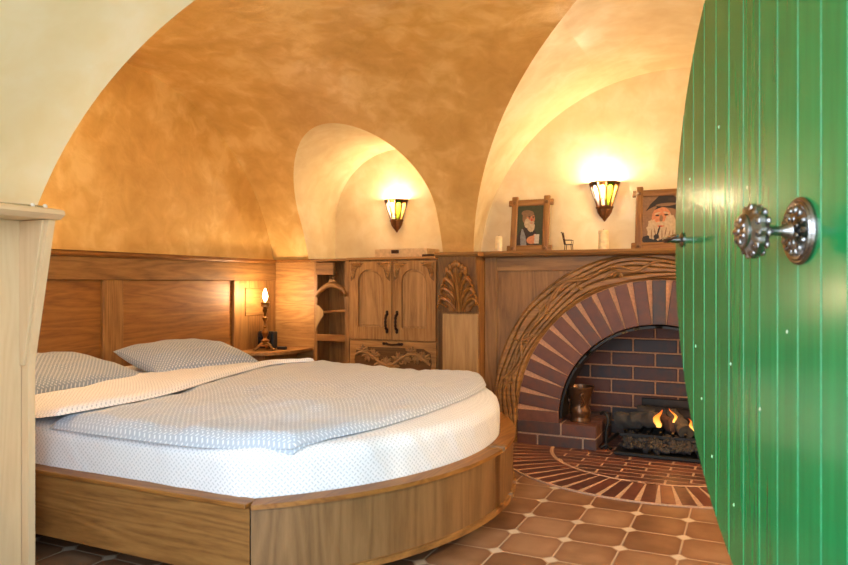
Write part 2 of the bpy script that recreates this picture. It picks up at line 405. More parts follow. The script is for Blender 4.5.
def solid(fn):
    b = B(); fn(b); return b.build('masonry_cut', M['ochre'])
block = solid(lambda b: b.box(-3.62, 1.62, 0.2, 4.95, -0.1, 2.5))
cutters = [solid(lambda b: b.prism(barrel_profile(), XL, XR, 'x')),
           solid(lambda b: b.prism(arch(-2.442, 1.365, 0.549), 3.0, 4.75, 'y')),
           solid(lambda b: b.prism(arch(-0.45, 0.97, 1.228), 2.95, 4.5, 'y')),
           solid(lambda b: b.prism(arch(-0.66, 0.394, 1.50), 0.55, 2.6, 'y')),
           solid(lambda b: b.prism(circ(-0.46, 1.0, 0.97), -0.2, 0.7, 'y'))]
for c in cutters:
    md = block.modifiers.new('cut', 'BOOLEAN'); md.object = c; md.operation = 'DIFFERENCE'; md.solver = 'EXACT'
dg = bpy.context.evaluated_depsgraph_get()
me = bpy.data.meshes.new_from_object(block.evaluated_get(dg))
for c in cutters + [block]: bpy.data.objects.remove(c, do_unlink=True)

src = bmesh.new(); src.from_mesh(me); bmesh.ops.triangulate(src, faces=src.faces)
groups = {}
for f in src.faces:
    c = f.calc_center_median(); n = f.normal
    mi = 0
    outer = abs(c.x+3.62) < 1e-3 or abs(c.x-1.62) < 1e-3 or abs(c.z-2.5) < 1e-3 or abs(c.y-4.95) < 1e-3
    if outer: g = 'ceiling'
    elif abs(c.x-XL) < 2e-3 and abs(n.x) > .9: g = 'wall_left'
    elif abs(c.x-XR) < 2e-3 and abs(n.x) > .9: g = 'wall_right'
    elif c.y < 0.56: g = 'wall_front'; mi = 2
    elif (abs(c.y-4.75) < 2e-3 or abs(c.y-4.5) < 2e-3) and abs(n.y) > .9: g = 'wall_back'; mi = 1
    else:
        g = 'ceiling'
        if c.y > BY and not in_barrel(c.y, c.z): mi = 1
        elif c.y < BY and (c.y < 1.4 or not in_barrel(c.y, c.z, 1.002)) and abs(c.y-1.43) > 2e-3: mi = 2
    groups.setdefault(g, []).append((f, mi))
for g, fl in groups.items():
    bm = bmesh.new(); vm = {}
    for f, mi in fl:
        vs = []
        for v in f.verts:
            if v.index not in vm: vm[v.index] = bm.verts.new(v.co)
            vs.append(vm[v.index])
        try: nf = bm.faces.new(vs)
        except ValueError: continue
        nf.material_index = mi; nf.smooth = True
    m2 = bpy.data.meshes.new(g); bm.to_mesh(m2); bm.free()
    for k in ('ochre', 'cream', 'limewash'): m2.materials.append(M[k])
    m2.set_sharp_from_angle(angle=math.radians(22))
    o = bpy.data.objects.new(g, m2); C.objects.link(o); struct(o)
src.free()

b = B(); b.box(-3.62, 1.62, 0.2, 4.95, -0.12, 0.0); struct(b.build('floor', M['tiles']))
b = B(); b.box(-7, 7, -9, 0.2, -0.14, -0.02); struct(b.build('ground', M['stone']))

# ------------------------------------------------------------ headboard wall panelling
WZ = 1.073
t = thing('headboard_panelling', 'long warm oak panelling with recessed panels behind the bed, topped by a dark moulding', 'panelling', (XL, 2.9, 0))
b = B(); b.box(XL+.0005, XL+.008, 1.44, 4.358, 0.0, WZ-.031); b.build('back_panel', M['red_y'], t)
for (y0, y1) in ((1.44, 2.79), (2.93, 3.86)):
    b = B(); b.box(XL+.0085, XL+.016, y0, y1, 0.05, .9145, .003); b.build('panel', M['red_y'], t)
b = B(); b.box(XL+.0085, XL+.036, 1.44, 4.358, .915, WZ-.031, .003); b.build('rail', M['oak_y'], t)
for (y0, y1, m) in ((2.79, 2.93, 'oak_z'), (3.885, 4.358, 'oak_z'), (1.44, 1.60, 'oak_z')):
    b = B(); b.box(XL+.0085, XL+.034, y0, y1, 0.0, .9145, .003); b.build('stile', M[m], t)
b = B(); b.box(XL+.03, XL+.042, 4.0, 4.24, .66, .86, .004); b.build('reflection_board', M['oak_y'], t)  # thin raised board shaped after a glossy reflection on the stile
b = B(); b.prism([(XL+.0005, WZ-.03), (XL+.045, WZ-.03), (XL+.055, WZ-.018), (XL+.05, WZ-.004), (XL+.06, WZ), (XL+.0005, WZ)], 1.44, 4.333, 'y'); b.build('top_moulding', M['red_y'], t)

t = thing('corner_panelling', 'plain oak corner panel under a dark moulding, glowing from the candle lamp beside it', 'panelling', (-3.1, 4.33, 0))
b = B(); b.prism([(XL+.0005, 0), (-2.895, 0), (-2.895, .45), (-2.93, WZ-.023), (XL+.0005, WZ-.023)], 4.36, 4.376, 'y'); b.build('panel', M['honey_x'], t)
b = B(); b.prism([(4.372, WZ-.022), (4.345, WZ-.022), (4.335, WZ-.012), (4.34, WZ), (4.372, WZ)], XL+.0005, -2.925, 'x'); b.build('top_moulding', M['red_x'], t)

# ------------------------------------------------------------ open wardrobe recess
t = thing('open_wardrobe', 'narrow open oak wardrobe niche with cross bars, left of the carved cupboard', 'wardrobe', (-2.72, 4.45, 0))
b = B(); b.box(-2.893, -2.862, 4.30, 4.66, 0, 1.052, .003); b.build('side_panel', M['oak_z'], t)
b = B(); b.box(-2.60, -2.566, 4.255, 4.66, 0, 1.052, .003); b.build('side_panel', M['oak_z'], t)
b = B(); b.box(-2.862, -2.60, 4.46, 4.475, 0, 1.052); b.build('back_panel', M['oak_z'], t)
b = B(); b.box(-2.893, -2.566, 4.25, 4.66, 1.052, 1.07, .003); b.build('top_board', M['oak_x'], t)
b = B(); b.box(-2.855, -2.70, 4.262, 4.29, .955, 1.045, .004); b.box(-2.835, -2.83, 4.255, 4.263, 1.0, 1.005); b.build('top_block', M['oak_x'], t)
b = B(); b.box(-2.63, -2.665, 4.43, 4.455, 0.0, 1.05, .002); b.build('divider', M['oak_z'], t)
b = B(); b.tube([(-2.862, 4.33, .68), (-2.60, 4.33, .70)], .011, 10); b.build('rail', M['oak_x'], t, 40)
b = B(); b.box(-2.86, -2.60, 4.28, 4.31, .475, .525, .004); b.build('cross_bar', M['red_x'], t)
b = B(); b.prism([(-2.855, .545), (-2.835, .60), (-2.785, .665), (-2.79, .70), (-2.82, .73), (-2.855, .74)], 4.262, 4.275, 'y', bev=.002); b.build('bracket', M['pale_z'], t)
h = thing('coat_hanger', 'curved wooden coat hanger hanging in the open wardrobe niche', 'hanger', (-2.72, 4.30, .9))
b = B(); pts = cr([(-2.85, 4.27, .80), (-2.825, 4.266, .83), (-2.77, 4.262, .868), (-2.715, 4.26, .885), (-2.66, 4.262, .872), (-2.61, 4.266, .84), (-2.585, 4.24, .81)], 6)
b.tube(pts, [0.013+.007*math.sin(PI*i/(len(pts)-1)) for i in range(len(pts))], 10); b.build('hanger_bar', M['oak_x'], h, 60)
b = B(); b.prism([(-2.75, .89), (-2.68, .89), (-2.695, .925), (-2.735, .925)], 4.262, 4.28, 'y', bev=.003); b.build('hanger_neck', M['oak_z'], h)
b = B(); b.tube(cr([(-2.715, 4.275, .92), (-2.715, 4.305, .97), (-2.715, 4.32, .985), (-2.715, 4.345, .96)], 6), .003, 6); b.build('hook', M['steel'], h, 60)

# ------------------------------------------------------------ carved cupboard
def leaf(b, cx, cz, y, L, w, ang, th=.006, lobes=5, mi=0):
    """a carved leaf: pointed lobed body in relief facing -Y"""
    pts = []
    for k in range(9):
        s = k/8; r = w*math.sin(PI*min(1, s*0.94+.06))**.8*(1 + .28*math.sin(s*lobes*2*PI)); pts.append((s*L, r))
    ca, sa = math.cos(ang), math.sin(ang)
    mid = [b.bm.verts.new((cx+p[0]*ca, y-th*(.4+math.sin(PI*min(1, p[0]/L))), cz+p[0]*sa)) for p in pts]
    up = [b.bm.verts.new((cx+p[0]*ca-p[1]*sa, y, cz+p[0]*sa+p[1]*ca)) for p in pts]
    dn = [b.bm.verts.new((cx+p[0]*ca+p[1]*sa, y, cz+p[0]*sa-p[1]*ca)) for p in pts]
    for i in range(8):
        for A, D in ((mid, up), (dn, mid)):
            f = b.bm.faces.new((A[i], A[i+1], D[i+1], D[i])); f.material_index = mi
CF = 4.25
t = thing('carved_cupboard', 'honey oak cupboard with two arched doors and a vine-carved drawer, set in the wall niche', 'cupboard', (-2.22, 4.45, 0))
b = B(); b.box(-2.565, -1.86, CF+.012, 4.66, 0, 1.056, .003); b.build('body', M['honey_z'], t)
b = B(); b.box(-2.572, -1.60, CF-.03, 4.69, 1.056, 1.073, .004); b.build('top_board', M['honey_x'], t)
b = B(); b.box(-1.88, -1.60, CF+.01, CF+.04, 0, 1.055); b.build('side_filler', M['dark_z'], t)
XD = [(-2.553, -2.219), (-2.213, -1.888)]
for di, (x0, x1) in enumerate(XD):
    d = bpy.data.objects.new('door', None); C.objects.link(d); d.parent = t
    z0, z1 = .508, 1.045; s = .07; w2 = (x1-x0)/2; xc = (x0+x1)/2
    b = B(); y0, y1 = CF-.014, CF+.014
    b.box(x0, x0+s, y0, y1, z0, z1, .002); b.box(x1-s, x1, y0, y1, z0, z1, .002); b.box(x0+s, x1-s, y0+.001, y1, z0, z0+.085, .001)
    hw = w2-s; pts = [(x0+s, z1), (x0+s, z1-.15)]
    for k in range(1, 16): 
        a = PI*k/16; pts.append((xc-hw*math.cos(a), z1-.15+.095*math.sin(a)**.75))
    pts += [(x1-s, z1-.15), (x1-s, z1)]
    b.prism(pts, y0+.001, y1, 'y'); b.build('door_frame', M['honey_z'], d)
    b = B(); b.box(x0+s-.004, x1-s+.004, CF+.006, CF+.012, z0+.08, z1-.05)
    ip = [(x0+s+.008, z0+.095), (x1-s-.008, z0+.095), (x1-s-.008, z1-.158)] + [(xc+(hw-.008)*math.cos(PI*k/12), z1-.158+.09*math.sin(PI*k/12)**.78) for k in range(1, 12)] + [(x0+s+.008, z1-.158)]
    b.prism(ip, CF+.001, CF+.008, 'y', bev=.004)
    b.build('door_panel', M['light_z'], d)
    for sx in (-1, 1):                                          # carved spandrels
        b = B(); cx, cz = (x0+.012, z1-.012) if sx < 0 else (x1-.012, z1-.012); q = 1 if sx < 0 else -1
        b.prism([(cx, cz), (cx+q*.105, cz), (cx+q*.05, cz-.03), (cx+q*.03, cz-.10), (cx, cz-.125)] if q > 0 else [(cx, cz), (cx, cz-.125), (cx+q*.03, cz-.10), (cx+q*.05, cz-.03), (cx+q*.105, cz)], CF-.0148, CF-.012, 'y', mi=1)
        for (a, L) in ((-8, .085), (-28, .06), (-50, .055), (-68, .07), (-82, .105), (-38, .04)):
            aa = math.radians(a) if q > 0 else PI-math.radians(a)
            leaf(b, cx+q*.006, cz-.006, CF-.015, L, .013, aa, .010, 3)
        for (px, pz) in ((.03, .03), (.05, .016), (.02, .06), (.014, .085)):
            b.ball((cx+q*px, CF-.018, cz-pz), .008, .007, .008, 8, 6)
        b.build('carved_spandrel', [M['honey_x'], M['dark_x']], d, 50)
    hx = x1-.033 if di == 0 else x0+.037
    b = B(); pts = cr([(hx, CF-.014, .575), (hx, CF-.036, .59), (hx, CF-.042, .63), (hx, CF-.036, .67), (hx, CF-.014, .685)], 6)
    b.tube(pts, [.0065+.004*abs(math.sin(i*.9)) for i in range(len(pts))], 8)
    for z in (.563, .576, .684, .697): b.ball((hx, CF-.018, z), .011, .007, .012, 8, 6)
    b.build('handle', M['handle_iron'], d, 60)
dr = bpy.data.objects.new('drawer', None); C.objects.link(dr); dr.parent = t
b = B(); b.box(-2.553, -1.888, CF-.006, CF+.014, .275, .501, .003); b.build('drawer_front', M['honey_x'], dr)
b = B()
b.prism([(-2.50, .30), (-1.93, .30), (-1.92, .36), (-1.93, .425), (-1.98, .455), (-2.44, .455), (-2.50, .425), (-2.515, .36)], CF-.0075, CF-.003, 'y', mi=1)
pv = [(-2.50+.57*k/24, CF-.012, .375+.042*math.sin(2*PI*(k/24*1.5)+.6)) for k in range(25)]
b.tube(cr(pv, 3), .0095, 8)
for k in range(2, 24, 2):
    x, _, z = pv[k]; up = 1 if (k//2) % 2 else -1
    for a in (15, 45, 80, 115, 150): leaf(b, x, z+up*.004, CF-.009, .052+.01*random.random(), .0125, math.radians(up*(a+random.uniform(-10, 10))), .008, 3)
    c = cr([(x, CF-.011, z), (x+.02, CF-.012, z-up*.02), (x+.035, CF-.012, z-up*.012), (x+.03, CF-.011, z+up*.0)], 4); b.tube(c, .0045, 6)
b.build('vine_carving', [M['light_x'], M['dark_x']], dr, 50)
b = B(); b.box(-2.50, -1.93, CF-.010, CF-.004, .292, .302, .001); b.build('carving_border', M['honey_x'], dr)
b = B(); b.tube(cr([(-2.27, CF-.008, .481), (-2.245, CF-.026, .478), (-2.213, CF-.03, .476), (-2.18, CF-.026, .478), (-2.155, CF-.008, .481)], 5), .0065, 8)
for x in (-2.28, -2.262, -2.163, -2.145): b.ball((x, CF-.010, .481), .014, .007, .010, 8, 6)
b.build('handle', M['handle_iron'], dr, 60)

t = tag(b0 := (lambda b: (b.box(-2.44, -2.03, 4.40, 4.62, 1.0735, 1.138, .003), b.build('box', M['paper']))[1])(B()), 'flat pale wooden box lying on top of the carved cupboard', 'box')
clip = B(); clip.box(-2.30, -2.245, 4.385, 4.399, 1.105, 1.13, .002); clip.build('clasp', M['handle_iron'], t)
clip = B(); clip.box(-2.05, -1.95, 4.36, 4.40, 1.0735, 1.095, .005); tag(clip.build('remote_control', M['handle_iron']), 'small dark object at the right end of the cupboard top', 'remote')

# ------------------------------------------------------------ acanthus pilaster
def pilaster(xr, xl, name_label):
    t = thing('carved_pilaster', name_label, 'pilaster', ((xl+xr)/2, 3.77, 0))
    b = B(); b.prism([(3.80, 0), (3.685, 0), (3.685, .725), (3.625, 1.045), (3.80, 1.045)], xl, xr, 'x'); b.build('post', M['oak_z'] , t)
    b = B(); b.box(xl+.008, xr-.004, 3.668, 3.684, 0.0, .722, .002); b.build('front_board', M['pale_z'], t)
    b = B(); b.prism([(3.80, 1.045), (3.612, 1.045), (3.60, 1.055), (3.607, 1.07), (3.80, 1.073)], xl-.015, xr+.02, 'x'); b.build('capital', M['oak_x'], t)
    # carved acanthus leaf in relief: local plane slopes from (3.685,.725) to (3.625,1.045)
    b = B(); cx = (xl+xr)/2
    b.box(xl+.003, xr-.003, -.002, .004, .728, 1.04, mi=1)
    zb = .735
    out = [(0, .27), (.035, .255), (.052, .225), (.048, .20), (.075, .205), (.07, .165), (.098, .15), (.09, .11), (.103, .08), (.09, .04), (.07, .02), (.062, .0)]
    full = [(cx-x, zb+z) for x, z in out[::-1]] + [(cx+x, zb+z) for x, z in out[1:]]
    b.prism(full, -.010, 0, 'y', bev=.003)
    for s in (-1, 1):
        for (z, x1, z1, r) in ((.165, .040, .055, .015), (.115, .062, .060, .0155), (.060, .080, .060, .016), (.005, .092, .060, .015)):
            x0 = cx+s*.012; z0 = zb+z
            P = [(x0, -.006, z0), (x0+s*x1*.45, -.012, z0+z1*.85), (x0+s*x1*.85, -.015, z0+z1*1.15), (x0+s*x1*1.08, -.015, z0+z1*.85), (x0+s*x1*.95, -.012, z0+z1*.55)]
            p = cr(P, 6); n_ = len(p); b.tube(p, [r*(.45+.55*math.sin(PI*min(1, i/n_*1.15)))*(1-.4*i/n_) for i in range(n_)], 8)
            P2 = [(x+s*.016, y-.002, zz-.030) for x, y, zz in P[1:]]; p = cr(P2, 5); b.tube(p, [.007*(1-.6*i/len(p)) for i in range(len(p))], 6)
        for q in (.010, .022, .034):
            p = cr([(cx+s*q, -.009, zb), (cx+s*q*.9, -.013, zb+.1), (cx+s*q*.6, -.014, zb+.215)], 6); b.tube(p, [.0045]*len(p), 6)
        for k in range(3): b.ball((cx+s*(.014+.019*k), -.012, zb+.262-.013*k), .014, .008, .019, 10, 8)
    b.tube([(cx, -.010, zb), (cx, -.015, zb+.12), (cx, -.014, zb+.25)], [.006, .006, .004], 8)
    b.ball((cx, -.012, zb+.268), .016, .009, .020, 10, 8)
    sh = -(.06/.32)
    for v in b.bm.verts:
        y = v.co.y; v.co.y = 3.685 + (v.co.z-.725)*sh + (y*1.9 if y < -.003 else y)
    b.build('acanthus_carving', [M['red_z'], M['dark_z']], t, 50)
    return t
pilaster(-1.375, -1.60, 'dark oak pilaster with carved acanthus leaf above a paler board, left of the fireplace')

# ------------------------------------------------------------ fireplace
FX, FZ, FY = -0.424, 0.16, 3.77          # arch centre and front plane
RO, RI = 0.755, 0.525
ft = thing('fireplace', 'arched brick fireplace with carved oak surround and mantel shelf', 'fireplace', (FX, 3.9, 0))
# wooden band: outer outline
def band_outer(off=0.0):
    pts = []
    R = .813-off; cxl, cz = -.503, .239
    pts.append((cxl-R, 0.0))
    for k in range(0, 37):
        a = PI/2*k/36; pts.append((cxl-R*math.cos(a), cz+R*math.sin(a)))
    return pts + [(2*FX-x, z) for x, z in pts[::-1]]
inner = [(FX-RO, 0.0)] + [(FX-RO*math.cos(PI*k/72), FZ+RO*math.sin(PI*k/72)) for k in range(73)] + [(FX+RO, 0.0)]
b = B(); outer = band_outer()
def resample(p, n):
    P = [Vector((x, 0, z)) for x, z in p]; L = [0]
    for a, c in zip(P, P[1:]): L.append(L[-1]+(c-a).length)
    out = []
    for k in range(n+1):
        s = L[-1]*k/n; i = max(j for j in range(len(L)) if L[j] <= s+1e-9); i = min(i, len(P)-2)
        d = L[i+1]-L[i]; q = P[i].lerp(P[i+1], (s-L[i])/d if d > 0 else 0); out.append((q.x, q.z))
    return out
NB = 96; oi_, ii_ = resample(outer, NB), resample(inner, NB)
def bandpt(u, v, y):        # u along, v across 0 inner 1 outer
    k = min(int(u*NB), NB-1); f = u*NB-k
    o = (oi_[k][0]*(1-f)+oi_[k+1][0]*f, oi_[k][1]*(1-f)+oi_[k+1][1]*f); i = (ii_[k][0]*(1-f)+ii_[k+1][0]*f, ii_[k][1]*(1-f)+ii_[k+1][1]*f)
    return Vector((i[0]*(1-v)+o[0]*v, y, i[1]*(1-v)+o[1]*v))
def bh(u, v):               # carved bark-like relief running along the band
    s = noise.noise(Vector((u*8, v*1.4, 3)))*1.7
    g = math.sin((v*6.0+s)*2*PI); e = min(1, v*12, (1-v)*12)
    return (-.016-.004*(1-4.2*max(0, -g)**5)-.002*noise.noise(Vector((u*40, v*5, 9))))*e
b.grid(lambda u, v: bandpt(u, v, FY+bh(u, v)), 420, 64)
b.grid(lambda u, v: bandpt(u, 1.0, FY+v*.04), NB, 1); b.grid(lambda u, v: bandpt(u, 0.0, FY+v*.04), NB, 1)
b.build('carved_arch_band', M['oak_x'], ft, 60, weld=True)
b = B()
for (u0, v0, du, dv, amp) in ((.08, .75, .16, -.5, .12), (.20, .25, .16, .55, .08), (.30, .8, .17, -.35, .1), (.12, .2, .12, .3, .1), (.40, .3, .14, .4, .1), (.26, .5, .1, .3, .05), (.55, .4, .2, .3, .1), (.72, .6, .2, -.3, .1)):
    p = [bandpt(u0+du*k/20, min(.93, max(.07, v0+dv*k/20+amp*math.sin(k*.55))), FY-.022) for k in range(21)]
    b.tube(p, [.0085*math.sin(PI*(k+1)/22)**.5 for k in range(21)], 8)
for u in (.115, .2, .27, .35, .43, .6, .7): 
    p = bandpt(u, .5, FY-.02)
    for k in range(4): leaf(b, p.x, p.z, FY-.016, .05, .011, random.uniform(0, 2*PI), .008, 3)
b.build('branch_carving', M['oak_x'], ft, 50)
# spandrels left/right with posts and top rail
for s in (1, -1):
    def mx(x): return x if s > 0 else 2*FX-x
    pts = [(mx(-1.302), .25), (mx(-1.302), 0.968)] + [(mx(-.66), .968)]
    arc = [(x, z) for x, z in outer[1:38] if z < .968 and x > -1.316][::-1]
    pts += [(mx(x), z) for x, z in arc if x < -.66]
    b = B(); b.prism(pts, FY+.012, FY+.03, 'y'); b.build('spandrel_panel', M['oak_z'], ft)
    b = B(); b.box(mx(-1.373), mx(-1.302), FY-.002, FY+.03, 0, 1.046, .002)
    b.build('side_post', M['oak_z'], ft)
b = B(); b.box(-1.302, 2*FX+1.302, FY+.001, FY+.035, .965, 1.046, .002); b.build('top_rail', M['oak_x'], ft)
b = B(); b.prism([(3.70, 1.062), (3.71, 1.048), (3.73, 1.042), (4.49, 1.042), (4.49, 1.074), (3.705, 1.074)], -1.66, 0.76, 'x'); b.build('mantel_shelf', M['oak_x'], ft)
# brick arch
b = B()
for k in range(72):
    q = [(FX-r*math.cos(PI*(k+d)/72), FZ+r*math.sin(PI*(k+d)/72)) for r, d in ((RI-.021, 0), (RI-.009, 0), (RI-.009, 1), (RI-.021, 1))]
    b.prism(q, FY-.001, FY+.15, 'y')
b.build('arch_lining', M['iron'], ft, 30, weld=True)
b = B(); b.colours()
mi = [(FX-RI, 0.0)] + [(FX-RI*math.cos(PI*k/72), FZ+RI*math.sin(PI*k/72)) for k in range(73)] + [(FX+RI, 0.0)]
po, pi_ = [(FX-RO, 0), ] + [(FX-RO*math.cos(PI*k/72), FZ+RO*math.sin(PI*k/72)) for k in range(73)] + [(FX+RO, 0)], mi
for k in range(len(po)-1):
    b.prism([pi_[k], po[k], po[k+1], pi_[k+1]], FY+.006, FY+.15, 'y', mi=1)
pitch = math.radians(7.5)
for k in range(-12, 13):
    a = PI/2 + k*pitch; r0, r1 = RI-.002, RO-.004; w = .0335
    u = Vector((math.cos(a), math.sin(a))); v = Vector((-u.y, u.x))
    c = Vector((FX, FZ)); q = [c+u*r0-v*(w-.0015), c+u*r1-v*w, c+u*r1+v*w, c+u*r0+v*(w-.0015)]
    b.prism([(p.x, p.y) for p in q], FY-.004, FY+.15, 'y', tone=random.choice((.2, .45, .55, .6, .7, .5)), bev=.003)
b.build('brick_arch', [M['brick'], M['mortar']], ft)
def brick_rows(b, x0, x1, z0, z1, y, d, ph=0.0, L=.25, Hh=.0815, j=.010, axis='y', red=False):
    """running bond bricks standing proud of a mortar slab; axis y: wall facing -Y at y; x: wall on X plane; z: flat at z=y"""
    r = 0; z = z0
    while z < z1-.02:
        zt = min(z+Hh-j, z1); x = x0-((r % 2)*.5+ph) % 1*L
        while x < x1:
            a, c = max(x, x0), min(x+L-j, x1)
            if c-a > .015:
                tn = random.choice((.08, .15, .3, .5, .55, .62, .7, .45))
                if axis == 'y': b.box(a, c, y, y+d, z, zt, .003, tone=tn)
                elif axis == 'x': b.box(y, y+d, a, c, z, zt, .003, tone=tn)
                else: b.box(a, c, z, zt, y-d, y, .002, tone=tn)
            x += L
        z += Hh; r += 1
b = B(); b.colours(); b.box(-1.12, .28, 4.258, 4.30, 0, .95, mi=1); brick_rows(b, -1.12, .28, .005, .95, 4.25, .03)
b.build('fireback', [M['brick'], M['mortar']], ft)
for s in (0, 1):
    b = B(); b.colours()
    if s == 0: b.box(-1.17, -1.118, FY+.15, 4.26, 0, .95, mi=1); brick_rows(b, FY+.15, 4.26, .005, .95, -1.14, .03, axis='x')
    else: b.box(.27, .32, FY+.15, 4.26, 0, .95, mi=1); brick_rows(b, FY+.15, 4.26, .005, .95, .262, .03, axis='x')
    b.build('firebox_side', [M['brick'], M['mortar']], ft)
b = B(); b.colours(); b.box(-1.17, .32, FY+.15, 4.28, .86, .95, tone=.1); b.build('firebox_lintel', M['brick'], ft)
for s in (0, 1):
    b = B(); b.colours(); xa, xb = (-1.178, -.742) if s == 0 else (2*FX+.742, 2*FX+1.178)
    b.box(xa+.002, xb-.006, FY-.004, 4.24, 0.0, .131, mi=1)
    for r, (z0, z1) in enumerate(((.0, .060), (.070, .134))):
        x = xa - (.13 if r == 0 else 0.0)
        while x < xb-.01:
            a, c = max(x, xa), min(x+.24, xb); 
            if c-a > .02: b.box(a, c, FY-.012, FY+.11, z0, z1, .003, tone=random.choice((.3, .5, .6)))
            x += .25
        y = FY+.12-(0 if r else .0)
        while y < 4.22:
            c = min(y+.11, 4.24); b.box(xb-.12 if s == 0 else xa, xb if s == 0 else xa+.12, y, c-.01, z0, z1, .003, tone=random.choice((.2, .4, .5)))
            if r == 1: b.box(xa if s == 0 else xa+.13, xb-.13 if s == 0 else xb, y, c-.01, z0, z1, .003, tone=random.choice((.2, .4, .5)))
            y += .11
    b.build('brick_bench', [M['brick'], M['mortar_pale']], ft)

# hearth set into the floor
ht = thing('hearth', 'semicircular red brick hearth set flush in the tiles before the fireplace', 'hearth', (FX, 3.6, 0))
HX, HY = -.42, 3.80
b = B(); b.colours()
NN = 64; R1, R0 = .835, .555
b.prism([(HX+(R1+.006)*math.cos(PI+PI*k/NN), HY+(R1+.006)*math.sin(PI+PI*k/NN)) for k in range(NN+1)], 0.0, .0058, 'z', mi=1)
k = 0
for k in range(32):
    a = PI + (k+.5)*PI/32; u = Vector((math.cos(a), math.sin(a))); v = Vector((-u.y, u.x)); w = .0265
    r1 = R1-.004; c = Vector((HX, HY)); q = [c+u*(R0+.008)-v*(w-.002), c+u*r1-v*(w+.003), c+u*r1+v*(w+.003), c+u*(R0+.008)+v*(w-.002)]
    if max(p.y for p in q) > 3.765: q = [Vector((p.x, min(p.y, 3.765))) for p in q]
    b.prism([(p.x, p.y) for p in q], .002, .007, 'z', tone=random.choice((.35, .5, .6, .7, .3)), bev=.0015)
b.build('radial_brick_ring', [M['brick_red'], M['mortar_pale']], ht)
b = B(); b.colours()
b.box(-1.1, .26, 3.80, 4.25, .0, .0058, mi=1)
y = HY+.40; r = 0
while y > HY-R0:
    yt = y-.062
    def hwid(q): return math.sqrt(max(0, (R0-.010)**2-(q-HY)**2)) if q < HY else .545
    ya, yb = yt, y-.010; ha, hb = hwid(ya), hwid(yb)
    x = HX-1.0-(r % 2)*.105 + .03
    while x < HX+1:
        q = [(max(x, HX-ha), ya), (min(x+.2, HX+ha), ya), (min(x+.2, HX+hb), yb), (max(x, HX-hb), yb)]
        if q[2][0]-q[3][0] > .012:
            if q[1][0]-q[0][0] < .004: q = [((q[2][0]+q[3][0])/2 if abs(x-HX) < .1 else (q[3][0]+.004 if x > HX else q[2][0]-.004), ya+.004)] + q[2:]
            b.prism(q, .002, .007, 'z', tone=random.choice((.35, .5, .6, .7, .25)), bev=.001)
        x += .21
    y -= .062; r += 1
b.build('brick_field', [M['brick_red'], M['mortar_pale']], ht)
b = B(); b.tube([(HX+R0*math.cos(PI+PI*k/60), HY+R0*math.sin(PI+PI*k/60), .0035) for k in range(61)], .0045, 6); b.build('joint_ring', M['mortar_pale'], ht)

# grate, logs, coals, flames
g = thing('fire_grate', 'black iron fire basket holding the burning logs', 'grate', (-.3, 3.9, 0))
b = B(); b.box(-.64, .10, 3.69, 4.12, .012, .03, .003); b.build('tray', M['iron'], g)
b = B()
for x in [-.60+.06*k for k in range(12)]: b.tube([(x, 4.10, .105), (x, 3.82, .10), (x, 3.80, .125)], .007, 6)
b.build('grate_bars', M['iron'], g, 40)
b = B(); b.box(-.63, .09, 3.81, 3.825, .085, .105, .002); b.box(-.63, .09, 4.09, 4.105, .085, .105, .002)
b.build('frame', M['iron'], g)
for x in (-.61, .06):
    for y in (3.80, 4.095): b = B(); b.box(x, x+.018, y-.008, y+.008, .028, .09, .002); b.build('leg', M['iron'], g)
b = B(); b.box(-.56, .05, 4.135, 4.147, .03, .245, .003); b.build('back_plate', M['iron'], g)
logs = [((-.66, 3.93, .14), (-.44, 3.86, .18), .042, 'ash_log', 'grey charred log at the left end of the fire'),
        ((-.52, 4.03, .15), (-.36, 3.86, .16), .036, 'bark', 'short reddish log leaning left of the tallest flame'),
        ((-.56, 4.04, .17), (-.14, 4.06, .17), .045, 'coal', 'charred log lying along the back of the fire'),
        ((-.38, 3.98, .19), (-.30, 3.82, .13), .036, 'ash_log', 'split log pointing forward between the flames'),
        ((-.27, 4.0, .19), (-.18, 3.84, .14), .036, 'bark', 'brown log pointing forward right of the small flame'),
        ((-.08, 4.0, .17), (.06, 3.86, .15), .04, 'coal', 'charred log at the right end of the fire, partly behind the door')]
for p0, p1, r, m, lab in logs:
    b = B(); P0, P1 = Vector(p0), Vector(p1); pts = [P0.lerp(P1, k/24) + Vector((0, 0, .003*math.sin(k*.5))) for k in range(25)]
    b.tube(pts, [r*(1+.07*math.sin(k*.7+r*300)) for k in range(25)], 20)
    for v in b.bm.verts: v.co += Vector((noise.noise(v.co*28), noise.noise(v.co*28+Vector((9,0,0))), noise.noise(v.co*28+Vector((0,9,0)))))*.012 + (v.co-P0.lerp(P1,.5)).normalized()*.006*noise.noise(v.co*90)
    o = tag(b.build('log', M[m], None, 50), lab, 'log', 'logs in the fire')
b = B()
for k in range(420):
    x, y = random.uniform(-.60, .08), random.uniform(3.705, 3.86)
    b.ball((x, y, .042+.02*random.random()+(y-3.705)*.22), random.uniform(.012, .022), random.uniform(.012, .02), random.uniform(.01, .016), 6, 5, jit=.5)
tag(b.build('coals', M['coal'], None, 30), 'heap of black coals spread along the front of the fire basket', 'coals', kind='stuff')
